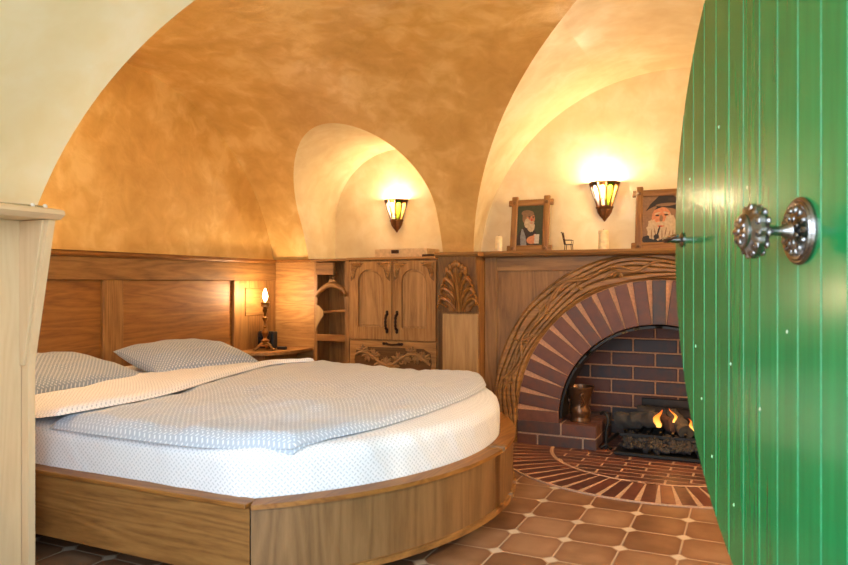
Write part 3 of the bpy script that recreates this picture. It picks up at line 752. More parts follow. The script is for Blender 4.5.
def flame(x, y, z, h, r, lean, lab):
    b = B(); n = 18
    def prof(k):
        s = k/n; return r*(math.sin(PI*min(1, s*.75+.18))**1.1)*(1-s)**.35 if s < 1 else 0
    rings = []
    for k in range(n+1):
        s = k/n; cx = x+lean*s*s+.008*math.sin(s*7+x*40); cy = y+.006*math.sin(s*6)
        rings.append([b.bm.verts.new((cx+prof(k)*math.cos(2*PI*j/12)*(1+.2*math.sin(3*j+k*.6)), cy+prof(k)*.55*math.sin(2*PI*j/12), z+h*s)) for j in range(12)])
    for A, D in zip(rings, rings[1:]):
        for j in range(12): b.bm.faces.new((A[j], A[(j+1) % 12], D[(j+1) % 12], D[j]))
    return tag(b.build('flame', M['flame'], None, 180, weld=True), lab, 'flame', 'flames of the log fire')
flame(-.438, 3.80, .150, .095, .021, .020, 'largest orange flame on the left of the log fire')
flame(-.352, 3.83, .175, .075, .009, -.024, 'slender orange flame in the middle of the log fire')
flame(-.262, 3.80, .145, .065, .010, -.030, 'small leaning orange flame on the right of the log fire')
an = thing('andiron', 'black iron firedog standing beside the brick bench in the fireplace', 'andiron', (-.70, 3.83, 0))
b = B(); b.tube(cr([(-.70, 3.81, .008), (-.70, 3.815, .10), (-.69, 3.82, .16), (-.71, 3.83, .20), (-.735, 3.84, .19)], 6), .008, 8); b.build('upright', M['iron'], an, 60)
b = B(); b.tube([(-.725, 3.79, .016), (-.70, 3.81, .035), (-.67, 3.79, .016)], .01, 8); b.tube([(-.70, 3.81, .045), (-.68, 4.05, .045)], .01, 8); b.build('foot', M['iron'], an, 60)

# pot on the bench
p = thing('bronze_pot', 'dark bronze goblet-shaped pot on the brick bench inside the fireplace', 'pot', (-.853, 3.875, .134))
b = B(); prof = [(.0, 0), (.056, 0), (.058, .012), (.05, .022), (.052, .032), (.056, .045), (.058, .062), (.05, .08), (.047, .095), (.055, .125), (.066, .155), (.074, .178), (.079, .186), (.079, .194), (.071, .194), (.066, .175), (.05, .13), (.0, .12)]
b.lathe([(r, h+.1341) for r, h in prof], (-.853, 3.875, 0), 32); b.build('vessel', M['bronze'], p, 50)
c = Vector((-.853, 3.875, .1341))
for k in range(3):
    a0 = k*2*PI/3-1.3; b = B(); b.tube(cr([c+Vector((math.cos(a0)*.050, math.sin(a0)*.050, .085)), c+Vector((math.cos(a0+.25)*.062, math.sin(a0+.25)*.062, .11)), c+Vector((math.cos(a0)*.074, math.sin(a0)*.074, .15)), c+Vector((math.cos(a0+.2)*.072, math.sin(a0+.2)*.072, .165))], 5), .006, 8); b.build('ornament', M['bronze'], p, 60)

# ------------------------------------------------------------ wall sconces
def sconce():
    r = bpy.data.objects.new('wall_sconce', None); C.objects.link(r)
    # half-octagon lantern: wall is at y=0, lamp reaches to -Y; z=0 at the tip
    def ring(rad, z, n=5): return [Vector((-rad*math.cos(PI*k/n), -rad*math.sin(PI*k/n)*.95-.004, z)) for k in range(n+1)]
    bot, top = ring(.045, .095), ring(.092, .245)
    b = B()
    for k in range(6): b.tube([bot[k], bot[k].lerp(top[k], .5), top[k]], [.006, .0055, .006], 6)
    for z, R in ((bot, .006), (top, .006)):
        b.tube(z, R, 6)
    b.tube([bot[0], bot[5]], .005, 6); b.tube([top[0], top[5]], .0045, 6)
    for k in range(5):                                      # arched heads of each pane
        A, D = bot[k], bot[k+1]; E, F = top[k], top[k+1]
        def P(u, v): return A.lerp(E, v).lerp(D.lerp(F, v), u)
        up = [P(u/8, .995) for u in range(9)]; lo = [P(u/8, .64+.22*math.sin(PI*u/8)**.7) for u in range(9)]
        lo[0] = P(0, .58); lo[8] = P(1, .58)
        U = [b.bm.verts.new(x) for x in up]; L = [b.bm.verts.new(x) for x in lo]
        for i in range(8): b.bm.faces.new((U[i], U[i+1], L[i+1], L[i]))
    b.build('cage', M['rust'], r, 40)
    for k, m in enumerate(('pane_w', 'pane_w', 'pane_a', 'pane_g', 'pane_a')):
        b = B(); A, D, E, F = bot[k], bot[k+1], top[k], top[k+1]; nrm = (D-A).cross(E-A).normalized()*.0015
        b.poly([A+nrm, D+nrm, F+nrm, E+nrm]); b.build('glass_pane', M[m], r)
    b = B(); prof = [(.0, .0), (.006, .004), (.012, .016), (.028, .035), (.042, .058), (.046, .078), (.054, .084), (.056, .092), (.05, .098), (.0, .098)]
    n = 20
    b.lathe(prof, (0, 0, 0), n, mod=lambda a, rr, h: rr*(1+.07*math.cos(a*10)) if .01 < h < .08 else rr)
    for v in b.bm.verts: v.co.y = min(v.co.y*.95, -.001)
    b.build('cup', M['rust'], r, 40)
    b = B(); b.lathe([(0, .098), (.014, .10), (.014, .135), (.010, .14), (0, .14)], (0, -.045, 0), 12); b.build('candle_sleeve', M['wax'], r, 50)
    b = B(); b.lathe([(0, .14), (.009, .145), (.014, .165), (.011, .185), (.004, .205), (0, .21)], (0, -.045, 0), 12); b.build('bulb', M['bulb'], r, 80)
    b = B(); b.box(-.03, .03, -.006, -.0005, .06, .20, .003); b.build('back_plate', M['rust'], r)
    return r
SCP = [((-.835, 4.498, 1.285), 'bronze lantern wall sconce with coloured glass above the fireplace mantel', 1.0), ((-2.44, 4.748, 1.280), 'bronze lantern wall sconce glowing in the niche above the carved cupboard', 1.0)]
s0 = sconce()
sconces = [s0, copy_tree(s0)]
for o, (loc, lab, k) in zip(sconces, SCP):
    o.location = loc; tag(o, lab, 'sconce', 'lantern wall sconces')
def lamp(name, loc, power, col=(1.0, 0.62, 0.28), r=.02):
    l = bpy.data.lights.new(name, 'POINT'); l.energy = power; l.color = col; l.shadow_soft_size = r
    o = bpy.data.objects.new(name, l); C.objects.link(o); o.location = loc; return o
WARM = (1.0, 0.77, 0.48)
lamp('sconce_or_fill_light', (-.835, 4.42, 1.52), 18, WARM, .03)
lamp('sconce_or_fill_light', (-2.44, 4.67, 1.51), 13, WARM, .03)
lamp('sconce_or_fill_light', (1.2, 2.9, 1.55), 88, WARM, .06)  # unseen fill light added by the right end wall, no sconce modelled there
lamp('bulb_or_fill_light', (-2.85, 1.62, 1.5), 19, (1.0, .82, .58), .06)  # unseen fill light added on the near side for vault and lunette, no bulb there
lamp('bulb_or_fill_light', (-3.105, 4.0, .845), 4, (1.0, .70, .40), .02)
lamp('fire_light', (-.36, 3.80, .27), 1.2, (1.0, 0.4, 0.1), .04)

# ------------------------------------------------------------ mantel objects
def picture(w, h, label, painter):
    t = thing('framed_picture', label, 'picture')
    f = .042; d = .018; e = .022      # bars with projecting, rounded ends
    def bar(x0, x1, z0, z1, y0, y1): b = B(); b.box(x0, x1, y0, y1, z0, z1, .006, seg=2); return b.build('frame_bar', M['oak_x'] if x1-x0 > z1-z0 else M['oak_z'], t, 50)
    bar(-w/2, -w/2+f, -e, h+e-.0, -.022, 0); bar(w/2-f, w/2, -e, h+e, -.022, 0)
    bar(-w/2-e, w/2+e, 0, f, -.018, -.002); bar(-w/2-e, w/2+e, h-f, h, -.018, -.002)
    for sx in (-1, 1):
        for sz in (0, 1):
            b = B(); b.ball((sx*(w/2-f/2), -.024, f/2 if not sz else h-f/2), .012, .006, .012, 10, 8); b.build('corner_peg', M['dark_x'], t, 60)
    b = B(); painter(b, w, h); b.build('painting', [PM[k] for k in PMK], t)
    return t
PMK = ['bg', 'skin', 'beard', 'coat', 'hat', 'mug', 'dark', 'lip', 'straw']
PCOL = dict(bg=(.035, .045, .02), skin=(.50, .20, .09), beard=(.46, .36, .23), coat=(.03, .018, .014), hat=(.21, .12, .06), mug=(.50, .46, .38), dark=(.015, .010, .008), lip=(.42, .07, .04), straw=(.20, .21, .22))
PM = {k: plain('paint_'+k, v, .5, nscale=70) for k, v in PCOL.items()}
PM2 = {'bg': plain('paint_umber', (.33, .24, .15), .5, nscale=50)}
def blob(b, cx, cz, rx, rz, y, mi, ang=0, n=24, jag=0.0):
    pts = []
    for k in range(n):
        a = 2*PI*k/n; r = 1+jag*math.sin(k*2.7+cx*90); x, z = rx*r*math.cos(a), rz*r*math.sin(a)
        pts.append((cx+x*math.cos(ang)-z*math.sin(ang), y, cz+x*math.sin(ang)+z*math.cos(ang)))
    b.poly(pts, mi)
def man_mug(b, w, h):
    b.box(-w/2+.03, w/2-.03, -.012, -.003, .03, h-.03, mi=0); y = -.0125; s = w/.29
    K = lambda *a, **k: blob(b, *a, **k)
    b.poly([(-.095*s, y, .04), (.06*s, y, .04), (.06*s, y, .11), (.03*s, y, .15), (-.03*s, y, .175), (-.08*s, y, .13), (-.1*s, y, .08)], 3)
    b.poly([(-.065*s, y-.0005, .04), (-.02*s, y-.0005, .04), (-.03*s, y-.0005, .10), (-.052*s, y-.0005, .15), (-.062*s, y-.0005, .15), (-.07*s, y-.0005, .10)], 8)
    K(-.005, .215, .036, .045, y-.001, 1); K(-.018, .252, .042, .022, y-.0012, 4, ang=-.1); K(-.038, .225, .014, .035, y-.0014, 4)
    K(.006, .168, .026, .040, y-.0016, 2, ang=.15, jag=.06); K(-.02, .187, .018, .032, y-.0015, 2, jag=.06); K(.008, .192, .022, .007, y-.002, 2, ang=-.1)
    K(.010, .187, .009, .003, y-.0024, 7); K(-.004, .222, .007, .0035, y-.0022, 6); K(.02, .222, .006, .0035, y-.0022, 6); K(.01, .208, .007, .011, y-.0022, 7)
    K(-.006, .230, .010, .0025, y-.0023, 6, ang=.2); K(.021, .230, .008, .0025, y-.0023, 6, ang=-.2)
    K(.015, .075, .034, .026, y-.0017, 1); K(.03, .095, .012, .022, y-.0018, 1, ang=-.5)
    b.poly([(.038*s, y-.002, .052), (.072*s, y-.002, .052), (.074*s, y-.002, .112), (.036*s, y-.002, .112)], 5)
    for k in range(4): K(.016+.002*k, .063+.012*k, .018, .0035, y-.0026, 7 if k < 0 else 1)
def man_pipe(b, w, h):
    b.box(-w/2+.03, w/2-.03, -.012, -.003, .03, h-.03, mi=4); y = -.0125
    K = lambda *a, **k: blob(b, *a, **k)
    K(.0, .06, .12, .035, y-.0002, 6, jag=.03)
    K(.0, .13, .085, .075, y-.0004, 2, jag=.10); K(-.005, .195, .055, .062, y-.0008, 1)
    b.poly([(-.105, y-.001, .215), (-.07, y-.001, .275), (-.02, y-.001, .325), (.06, y-.001, .325), (.11, y-.001, .28), (.105, y-.001, .22), (.06, y-.001, .245), (0, y-.001, .255), (-.06, y-.001, .235)], 6)
    K(-.07, .235, .045, .012, y-.0013, 4, ang=.6); K(.02, .27, .06, .010, y-.0013, 4, ang=.05); K(.06, .30, .03, .012, y-.0013, 3)
    K(-.028, .205, .012, .005, y-.0014, 6); K(.022, .207, .012, .005, y-.0014, 6); K(-.028, .218, .018, .005, y-.0015, 2, ang=.3); K(.022, .220, .018, .005, y-.0015, 2, ang=-.3)
    K(-.006, .185, .010, .022, y-.0015, 4); K(-.005, .155, .035, .012, y-.0017, 2, jag=.08); K(-.012, .138, .012, .005, y-.0018, 7)
    K(-.02, .11, .005, .035, y-.0020, 6, ang=-.25); K(-.032, .075, .015, .015, y-.0021, 6)
    K(.045, .14, .035, .07, y-.0009, 2, jag=.1); K(-.055, .12, .03, .06, y-.0009, 2, jag=.1)
    for k in range(7): K(-.06+.02*k, .09+.012*math.sin(k*2), .003, .03, y-.0012, 4, ang=.2*math.sin(k))
pc = picture(.255, .345, 'smaller framed portrait, bearded man holding a mug, on the mantel left of the sconce', man_mug)
pc.location = (-1.29, 4.375, 1.0965); pc.rotation_euler = (math.radians(-9), 0, 0)
pc = picture(.31, .365, 'larger framed portrait, bearded man with hat and pipe, partly behind the green door', man_pipe)
pc.location = (-.475, 4.365, 1.0965); pc.rotation_euler = (math.radians(-9), 0, 0)
def candle(x, y, r, h, lab):
    b = B(); b.lathe([(0, 1.0745), (r, 1.0745), (r, 1.0745+h-.004), (r-.004, 1.0745+h), (r*.5, 1.0745+h-.003), (0, 1.0745+h-.004)], (x, y, 0), 20)
    t = thing('pillar_candle', lab, 'candle', (x, y, 1.0745), 'pillar candles on the mantel'); b.build('wax_body', M['wax'], t, 50)
    b = B(); b.tube([(x, y, 1.0745+h-.004), (x+.001, y, 1.0745+h+.008)], .0012, 6); b.build('wick', M['black'], t)
candle(-1.43, 4.18, .021, .115, 'slim cream pillar candle at the left end of the mantel')
candle(-.79, 4.22, .030, .135, 'thicker cream pillar candle below the wall sconce on the mantel')
t = thing('miniature_chair', 'tiny dark wooden toy rocking chair on the mantel, right of the smaller picture', 'ornament', (-.965, 4.1, 1.0745))
cx, cy, cz = -.965, 4.08, 1.0745
b = B(); b.box(cx-.022, cx+.022, cy-.02, cy+.02, cz+.045, cz+.050, .001); b.build('seat', M['handle_iron'], t)
b = B(); 
for dx in (-.020, -.007, .007, .020): b.tube([(cx-.022, cy+dx, cz+.048), (cx-.036, cy+dx, cz+.118)], .0022, 6)
b.tube([(cx-.037, cy-.026, cz+.118), (cx-.037, cy+.026, cz+.118)], .0035, 6); b.tube([(cx-.030, cy-.022, cz+.085), (cx-.030, cy+.022, cz+.085)], .0025, 6); b.build('backrest', M['handle_iron'], t)
for sy in (-.02, .02):
    for sx in (-.018, .018): b = B(); b.tube([(cx+sx, cy+sy, cz+.047), (cx+sx*1.15, cy+sy, cz+.006)], .0025, 6); b.build('leg', M['handle_iron'], t)
    b = B(); b.tube([(cx-.028, cy+sy, cz+.075), (cx+.022, cy+sy, cz+.073), (cx+.02, cy+sy, cz+.048)], .0022, 6); b.build('armrest', M['handle_iron'], t)
    b = B(); b.tube(cr([(cx-.038, cy+sy, cz+.010), (cx-.015, cy+sy, cz+.003), (cx+.015, cy+sy, cz+.003), (cx+.034, cy+sy, cz+.009)], 4), .0025, 6); b.build('rocker', M['handle_iron'], t)

# ------------------------------------------------------------ bedside shelf and what stands on it
t = thing('bedside_shelf', 'small rounded oak corner shelf at the far side of the bed', 'shelf', (-3.2, 4.15, .38))
b = B(); pts = [(XL+.036, 4.358), (XL+.036, 3.84)] + [(XL+.036+.345*math.sin(PI/2*k/10)**.9, 3.84+.30*(1-math.cos(PI/2*k/10))) for k in range(1, 11)] + [(-2.93, 4.22), (-2.94, 4.358)]
b.prism(pts, .395, .417, 'z', bev=.005); b.build('shelf_top', M['honey_y'], t)  # lighter wood chosen to stand in for candlelight on the shelf
b = B(); b.prism([(XL+.038, 4.31), (XL+.038, 3.92), (-3.10, 4.0), (-3.05, 4.31)], .0, .394, 'z'); b.build('support', M['honey_z'], t)
lx, ly, lz = -3.13, 4.04, .4175
t = thing('candlestick_lamp', 'ornate brass candlestick lamp with a glowing flame bulb on the corner shelf', 'lamp', (lx, ly, lz))
b = B(); prof = [(0, .03), (.035, .032), (.038, .042), (.022, .052), (.014, .062), (.024, .072), (.026, .08), (.013, .09), (.010, .10), (.017, .125), (.021, .145), (.014, .165), (.008, .18), (.014, .19), (.009, .20), (.008, .23), (.015, .25), (.017, .262), (.008, .275), (.008, .30), (.014, .315), (.016, .33), (.009, .34), (.012, .348), (.026, .355), (.024, .375), (.028, .385), (.026, .39), (0, .39)]
b.lathe([(r*1.2, h*.88+lz) for r, h in prof], (lx, ly, 0), 20); b.build('stem', M['brass'], t, 40)
for k in range(3):
    a = k*2*PI/3+PI/2+.5; b = B(); d = Vector((math.cos(a), math.sin(a), 0)); c = Vector((lx, ly, lz))
    p = cr([c+d*.012+Vector((0,0,.045)), c+d*.03+Vector((0,0,.046)), c+d*.052+Vector((0,0,.026)), c+d*.066+Vector((0,0,.012)), c+d*.078+Vector((0,0,.009))], 5)
    b.tube(p, [.012-.004*i/len(p) for i in range(len(p))], 8); b.ball(c+d*.076+Vector((0,0,.0095)), .014, .014, .009, 10, 6); b.build('foot', M['brass'], t, 60)
b = B(); b.lathe([(0, .3435), (.011, .3435), (.011, .357), (0, .357)], (lx, ly, lz), 12); b.build('socket', M['wax'], t, 50)
b = B(); b.lathe([(0, .357), (.010, .361), (.016, .377), (.0145, .395), (.007, .420), (.002, .436), (0, .439)], (lx, ly, lz), 14); b.build('flame_bulb', M['candle_bulb'], t, 80)
t = thing('alarm_clock', 'black rectangular clock radio standing behind the candlestick lamp', 'clock', (-3.23, 4.23, lz))
b = B(); b.box(-3.295, -3.145, 4.15, 4.205, lz+.0005, lz+.125, .005); b.build('case', M['black'], t)
b = B(); b.box(-3.28, -3.16, 4.1455, 4.1495, lz+.02, lz+.11, .001); b.build('screen', plain('dark_screen', (.012, .014, .018), .12), t)
b = B(); b.box(-3.09, -3.02, 4.12, 4.15, lz+.0005, lz+.022, .004); tag(b.build('remote_control', M['black']), 'small black remote lying on the corner shelf beside the candlestick lamp', 'remote')

# ------------------------------------------------------------ bed
BXc, BYc, BRd = -1.985, 2.419, 1.156
a0 = math.asin((BYc-1.534)/BRd)
def arcpts(r, a_lim, n=48): return [(BXc+r*math.cos(-a_lim+2*a_lim*k/n), BYc+r*math.sin(-a_lim+2*a_lim*k/n)) for k in range(n+1)]
Y0, Y1 = 1.534, 2*BYc-1.534
bt = thing('bed', 'wide low oak bed with a rounded curved foot end', 'bed', (-2.1, BYc, 0))
def lim(r, y): return math.asin((BYc-y)/r)
xcn = BXc+math.sqrt(BRd**2-(BYc-Y0)**2)
ZB, ZT = .08, .278
b = B(); b.prism([(XL+.05, Y0), (xcn-.0, Y0), (xcn-.02, Y0+.03), (XL+.05, Y0+.03)], ZB, ZT, 'z', bev=.002); b.build('side_rail', M['oak_x'], bt)
b = B(); b.box(XL+.05, xcn-.02, Y1-.03, Y1, ZB, ZT, .002); b.build('side_rail', M['oak_x'], bt)
Rf = BRd-.002
ap, ip = arcpts(Rf, lim(Rf, Y0+.004)), arcpts(Rf-.03, lim(Rf-.03, Y0+.032))
b = B()
for k in range(48): b.prism([ap[k], ap[k+1], ip[k+1], ip[k]], ZB, ZT, 'z')
b.build('curved_foot_board', wood('veneer_oak', (0.115, 0.056, 0.018), (0.20, 0.103, 0.037), (0.275, 0.15, 0.059), axis='z', rough=.5, scale=.7), bt, 30, weld=True)
# cap running all round the rim
def ringprism(b, outer, inner, z0, z1):
    for k in range(len(outer)-1):
        b.prism([outer[k], outer[k+1], inner[k+1], inner[k]], z0, z1, 'z')
Rc = BRd+.008; b = B(); oc, ic = arcpts(Rc, lim(Rc, Y0-.004)), arcpts(Rc-.062, lim(Rc-.062, Y0+.052))
ringprism(b, oc, ic, ZT+.0005, ZT+.014); b.build('foot_rim', M['red_y'], bt, 30, weld=True)
for (ya, yb) in ((Y0-.006, Y0+.052), (Y1-.052, Y1+.006)):
    b = B(); b.box(XL+.05, xcn-.012, ya, yb, ZT+.0005, ZT+.014, .002); b.build('side_rim', M['red_x'], bt)
Rt = BRd+.010; b = B(); ot, it_ = arcpts(Rt, lim(Rt, Y0+.004)), arcpts(Rt-.03, lim(Rt-.03, Y0+.03)); ringprism(b, ot, it_, ZB-.012, ZB+.006); b.build('bottom_trim', M['oak_y'], bt, 30, weld=True)
b = B(); ib = arcpts(BRd-.034, lim(BRd-.034, Y0+.034)); b.prism([(XL+.06, Y0+.034)] + ib + [(XL+.06, Y1-.034)], ZB+.01, ZB+.03, 'z'); b.build('slat_base', M['dark_x'], bt)
b = B(); b.box(XL+.06, -1.45, Y0+.28, Y1-.28, .0, ZB+.009); b.build('plinth', M['dark_x'], bt)

# mattress with fitted sheet
def mattress_outline():
    pts = []; rr = BRd-.058; y0 = Y0+.045; y1 = Y1-.045; n1 = 60
    x0 = XL+.062; a = lim(rr, y0); xe = BXc+rr*math.cos(a)
    for k in range(n1): pts.append(Vector((x0+(xe-x0)*k/n1, y0, 0)))
    for k in range(97): q = -a+2*a*k/96; pts.append(Vector((BXc+rr*math.cos(q), BYc+rr*math.sin(q), 0)))
    for k in range(1, n1): pts.append(Vector((xe-(xe-x0)*k/n1, y1, 0)))
    for k in range(24): pts.append(Vector((x0, y1-(y1-y0)*k/24, 0)))
    # soften corners
    for _ in range(6): pts = [(pts[i-1]+pts[i]*2+pts[(i+1) % len(pts)])/4 for i in range(len(pts))]
    return pts
MZ0, MZ1 = ZB+.035, .425
out = mattress_outline(); cen = Vector((-2.1, BYc, 0)); L = [0]
for i in range(len(out)): L.append(L[-1]+(out[(i+1) % len(out)]-out[i]).length)
b = B(); nprof = 26
def mprof(s):        # returns inset, z, v coordinate
    h = MZ1-MZ0
    if s < .5: return 0.0, MZ0+(h-.045)*s/.5, (h-.045)*s/.5
    if s < .8:
        a = (s-.5)/.3*PI/2; return .045*(1-math.cos(a)), MZ1-.045+.045*math.sin(a), (h-.045)+.045*a
    q = (s-.8)/.2; return .045, MZ1+.004*min(1, q*4), h+.03+.25*q
rings = []
for i, p in enumerate(out):
    nrm = (out[(i+1) % len(out)]-out[i-1]); nrm = Vector((nrm.y, -nrm.x, 0)).normalized()
    row = []
    for k in range(nprof+1):
        ins, z, v = mprof(k/nprof)
        wr = 0.006*noise.noise(Vector((L[i]*9, z*1.5, 2))) + .0045*max(0, noise.noise(Vector((L[i]*22+z*14, 0, 7))))*2
        P_ = Vector((p.x+nrm.x*(wr*(1 if k < 22 else 0)-ins), p.y+nrm.y*(wr*(1 if k < 22 else 0)-ins), z))
        if k/nprof > .8: qq = (k/nprof-.8)/.2*.96; P_ = Vector((P_.x*(1-qq)+cen.x*qq, P_.y*(1-qq)+cen.y*qq, z))
        row.append((b.bm.verts.new(P_), L[i], v))
    rings.append(row)
rings.append([(v[0], L[-1], v[2]) for v in rings[0]])
for i in range(len(out)):
    for k in range(nprof):
        q = [rings[i][k], rings[i+1][k], rings[i+1][k+1], rings[i][k+1]]; f = b.bm.faces.new([x[0] for x in q])
        for l, x in zip(f.loops, q): l[b.uv].uv = (x[1], x[2]) if k < 21 else (x[0].co.x, x[0].co.y)
f = b.bm.faces.new([rings[i][nprof][0] for i in range(len(out))])
for l in f.loops: l[b.uv].uv = (l.vert.co.x, l.vert.co.y)
f = b.bm.faces.new([rings[i][0][0] for i in range(len(out))][::-1])
tag(b.build('mattress', M['sheet'], None, 60), 'thick mattress in a white patterned fitted sheet, rounded at the foot', 'mattress')

# duvet
def bil(P, u, v): A, Bc, Cc, D = [Vector(p) for p in P]; return A.lerp(Bc, u).lerp(D.lerp(Cc, u), v)
NEAR = cr([(-2.10, 1.575, 0), (-1.8, 1.565, 0), (-1.45, 1.575, 0), (-1.19, 1.66, 0)], 10)
FAR = cr([(-2.42, 3.24, 0), (-2.0, 3.25, 0), (-1.5, 3.25, 0), (-1.17, 3.17, 0)], 10)
def lerpc(Cv, u):
    k = min(int(u*(len(Cv)-1)), len(Cv)-2); return Cv[k].lerp(Cv[k+1], u*(len(Cv)-1)-k)
HEADC = cr([(-2.10, 1.575, 0), (-2.08, 2.0, 0), (-2.22, 2.5, 0), (-2.38, 3.0, 0), (-2.42, 3.24, 0)], 8)
FOOTC = cr([(-1.19, 1.66, 0), (-1.085, 2.0, 0), (-1.045, 2.5, 0), (-1.075, 2.95, 0), (-1.17, 3.17, 0)], 8)
def coons(u, v):
    a = lerpc(NEAR, u)*(1-v)+lerpc(FAR, u)*v; c = lerpc(HEADC, v)*(1-u)+lerpc(FOOTC, v)*u
    d = bil([NEAR[0], NEAR[-1], FAR[-1], FAR[0]], u, v); return a+c-d
def duv(u, v, top=True):
    p = coons(u, v); e = min(u, 1-u, v*1.3, (1-v)*1.3); ed = min(1, e/.05)
    n = noise.noise(Vector((p.x*2.4, p.y*2.4, 1)))*.018 + noise.noise(Vector((p.x*7, p.y*5, 4)))*.012 + .006*noise.noise(Vector((p.x*22, p.y*12, 6)))
    z = MZ1+.006 + (.030+n+.012*math.sin(PI*u)*math.sin(PI*v))*math.sqrt(max(0, ed*(2-ed)))
    if v < .03: z -= .012*(1-v/.03)
    z -= .012*max(0, 1-math.hypot(1-u, v)/.10)
    return (p.x, p.y, z if top else MZ1+.0065-(.012*(1-v/.03) if v < .03 else 0)*.9)
b = B(); b.grid(lambda u, v: duv(u, v), 90, 130, (1.05, 1.65)); b.grid(lambda u, v: duv(u, v, False), 90, 130, (1.05, 1.65), flip=True)
dv = thing('duvet', 'blue-grey patterned duvet spread over the foot half of the bed', 'duvet', (-1.6, 2.4, MZ1+.005))
b.build('duvet_cover', M['duvet'], dv, 60, weld=True)
def ribbon(front, back, name, mat, zt, th, par, uvk):
    F, Bk = cr(front, 10), cr(back, 10)
    def S(u, v, top=True):
        p = lerpc(F, v).lerp(lerpc(Bk, v), u); e = min(u*1.0, (1-u), v*3, (1-v)*3); ed = min(1, e/.12)
        n = noise.noise(Vector((p.x*5, p.y*5, 11)))*.010 + .006*noise.noise(Vector((p.x*16, p.y*9, 3)))
        z = zt(p, u) + (th+n)*math.sqrt(max(0, ed*(2-ed)))
        return (p.x, p.y, z if top else zt(p, u)-.001)
    b = B(); b.grid(lambda u, v: S(u, v), 40, 110, uvk); b.grid(lambda u, v: S(u, v, False), 40, 110, uvk, flip=True)
    return b.build(name, mat, par, 60, weld=True)
ribbon([(-2.03, 1.555, 0), (-2.03, 1.99, 0), (-2.17, 2.5, 0), (-2.27, 3.0, 0), (-2.16, 3.22, 0)],
       [(-2.52, 1.575, 0), (-2.60, 2.0, 0), (-2.72, 2.4, 0), (-2.76, 2.62, 0), (-2.60, 2.95, 0), (-2.36, 3.24, 0)],
       'folded_back_edge', M['fold'], lambda p, u: MZ1+.008+.036*max(0, 1-u*2.2), .026, dv, (.5, 1.7))

# pillows
def pillow(cx, cy, cz, w, d, h, rz, ty, lab):
    b = B(); Rm = Matrix.Rotation(rz, 3, 'Z') @ Matrix.Rotation(ty, 3, 'Y')
    def P(u, v, s):
        x, y = (u*2-1), (v*2-1)
        k = (1-abs(x)**2.6)**.5*(1-abs(y)**2.6)**.5 if abs(x) < 1 and abs(y) < 1 else 0
        pin = 1-.06*(abs(x)*abs(y)) ; ex = 1-.07*(1-abs(y)**2)*(abs(x)**3); ey = 1-.06*(1-abs(x)**2)*(abs(y)**3)
        n = noise.noise(Vector((x*2.2+cx*3, y*2.2+cy*5, s)))*.016+noise.noise(Vector((x*6, y*6+cy, s+4)))*.006
        z = s*h/2*k + (n*k if s > 0 else 0)
        return Vector((cx, cy, cz)) + Rm @ Vector((x*d/2*pin*ex, y*w/2*pin*ey, z))
    b.grid(lambda u, v: P(u, v, 1), 40, 48, (d, w)); b.grid(lambda u, v: P(u, v, -1), 40, 48, (d, w), flip=True)
    t = thing('pillow', lab, 'pillow', (cx, cy, MZ1), 'pillows at the head of the bed'); b.build('pillow_cover', M['pillow'], t, 70, weld=True)
pillow(-2.86, 2.11, .485, .80, .56, .15, .06, math.radians(9), 'nearer blue-grey pillow, partly hidden behind the oak pillar')
pillow(-2.79, 2.93, .492, .66, .48, .15, -.24, math.radians(10), 'farther blue-grey pillow, whole in view by the candlestick lamp')

# ------------------------------------------------------------ oak pillar, daylight put into its colour, at the left of the doorway vault
t = thing('doorway_pillar', 'oak pillar coloured daylight-pale, with flared top at the left edge, nearest the camera', 'pillar', (-2.0, 1.2, 0))
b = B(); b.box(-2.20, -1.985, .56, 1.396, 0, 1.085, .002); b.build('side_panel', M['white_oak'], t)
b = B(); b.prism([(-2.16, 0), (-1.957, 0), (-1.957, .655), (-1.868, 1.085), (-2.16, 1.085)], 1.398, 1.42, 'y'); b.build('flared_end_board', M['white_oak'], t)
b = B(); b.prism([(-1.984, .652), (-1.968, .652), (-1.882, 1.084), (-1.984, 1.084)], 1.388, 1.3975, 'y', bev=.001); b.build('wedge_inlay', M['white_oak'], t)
b = B(); b.prism([(-2.20, 1.086), (-1.855, 1.086), (-1.835, 1.10), (-1.84, 1.112), (-1.86, 1.118), (-2.20, 1.118)], 0.56, 1.43, 'y', bev=.002); b.build('cornice', M['lit_oak_y'], t)
t = thing('metal_rod', 'slim metal rod with pale knobs lying on the ledge of the oak pillar', 'rod', (-1.95, 1.3, 1.119))
b = B(); b.tube([(-1.93, 1.20, 1.1235), (-1.895, 1.40, 1.1235)], .004, 8); b.build('shaft', M['steel'], t, 60)
WP = plain('white_plastic', (.8, .8, .78), .3)
for p in ((-1.893, 1.405, 1.1255), (-1.90, 1.37, 1.1255)): b = B(); b.ball(p, .007, .007, .007); b.build('knob', WP, t, 60)

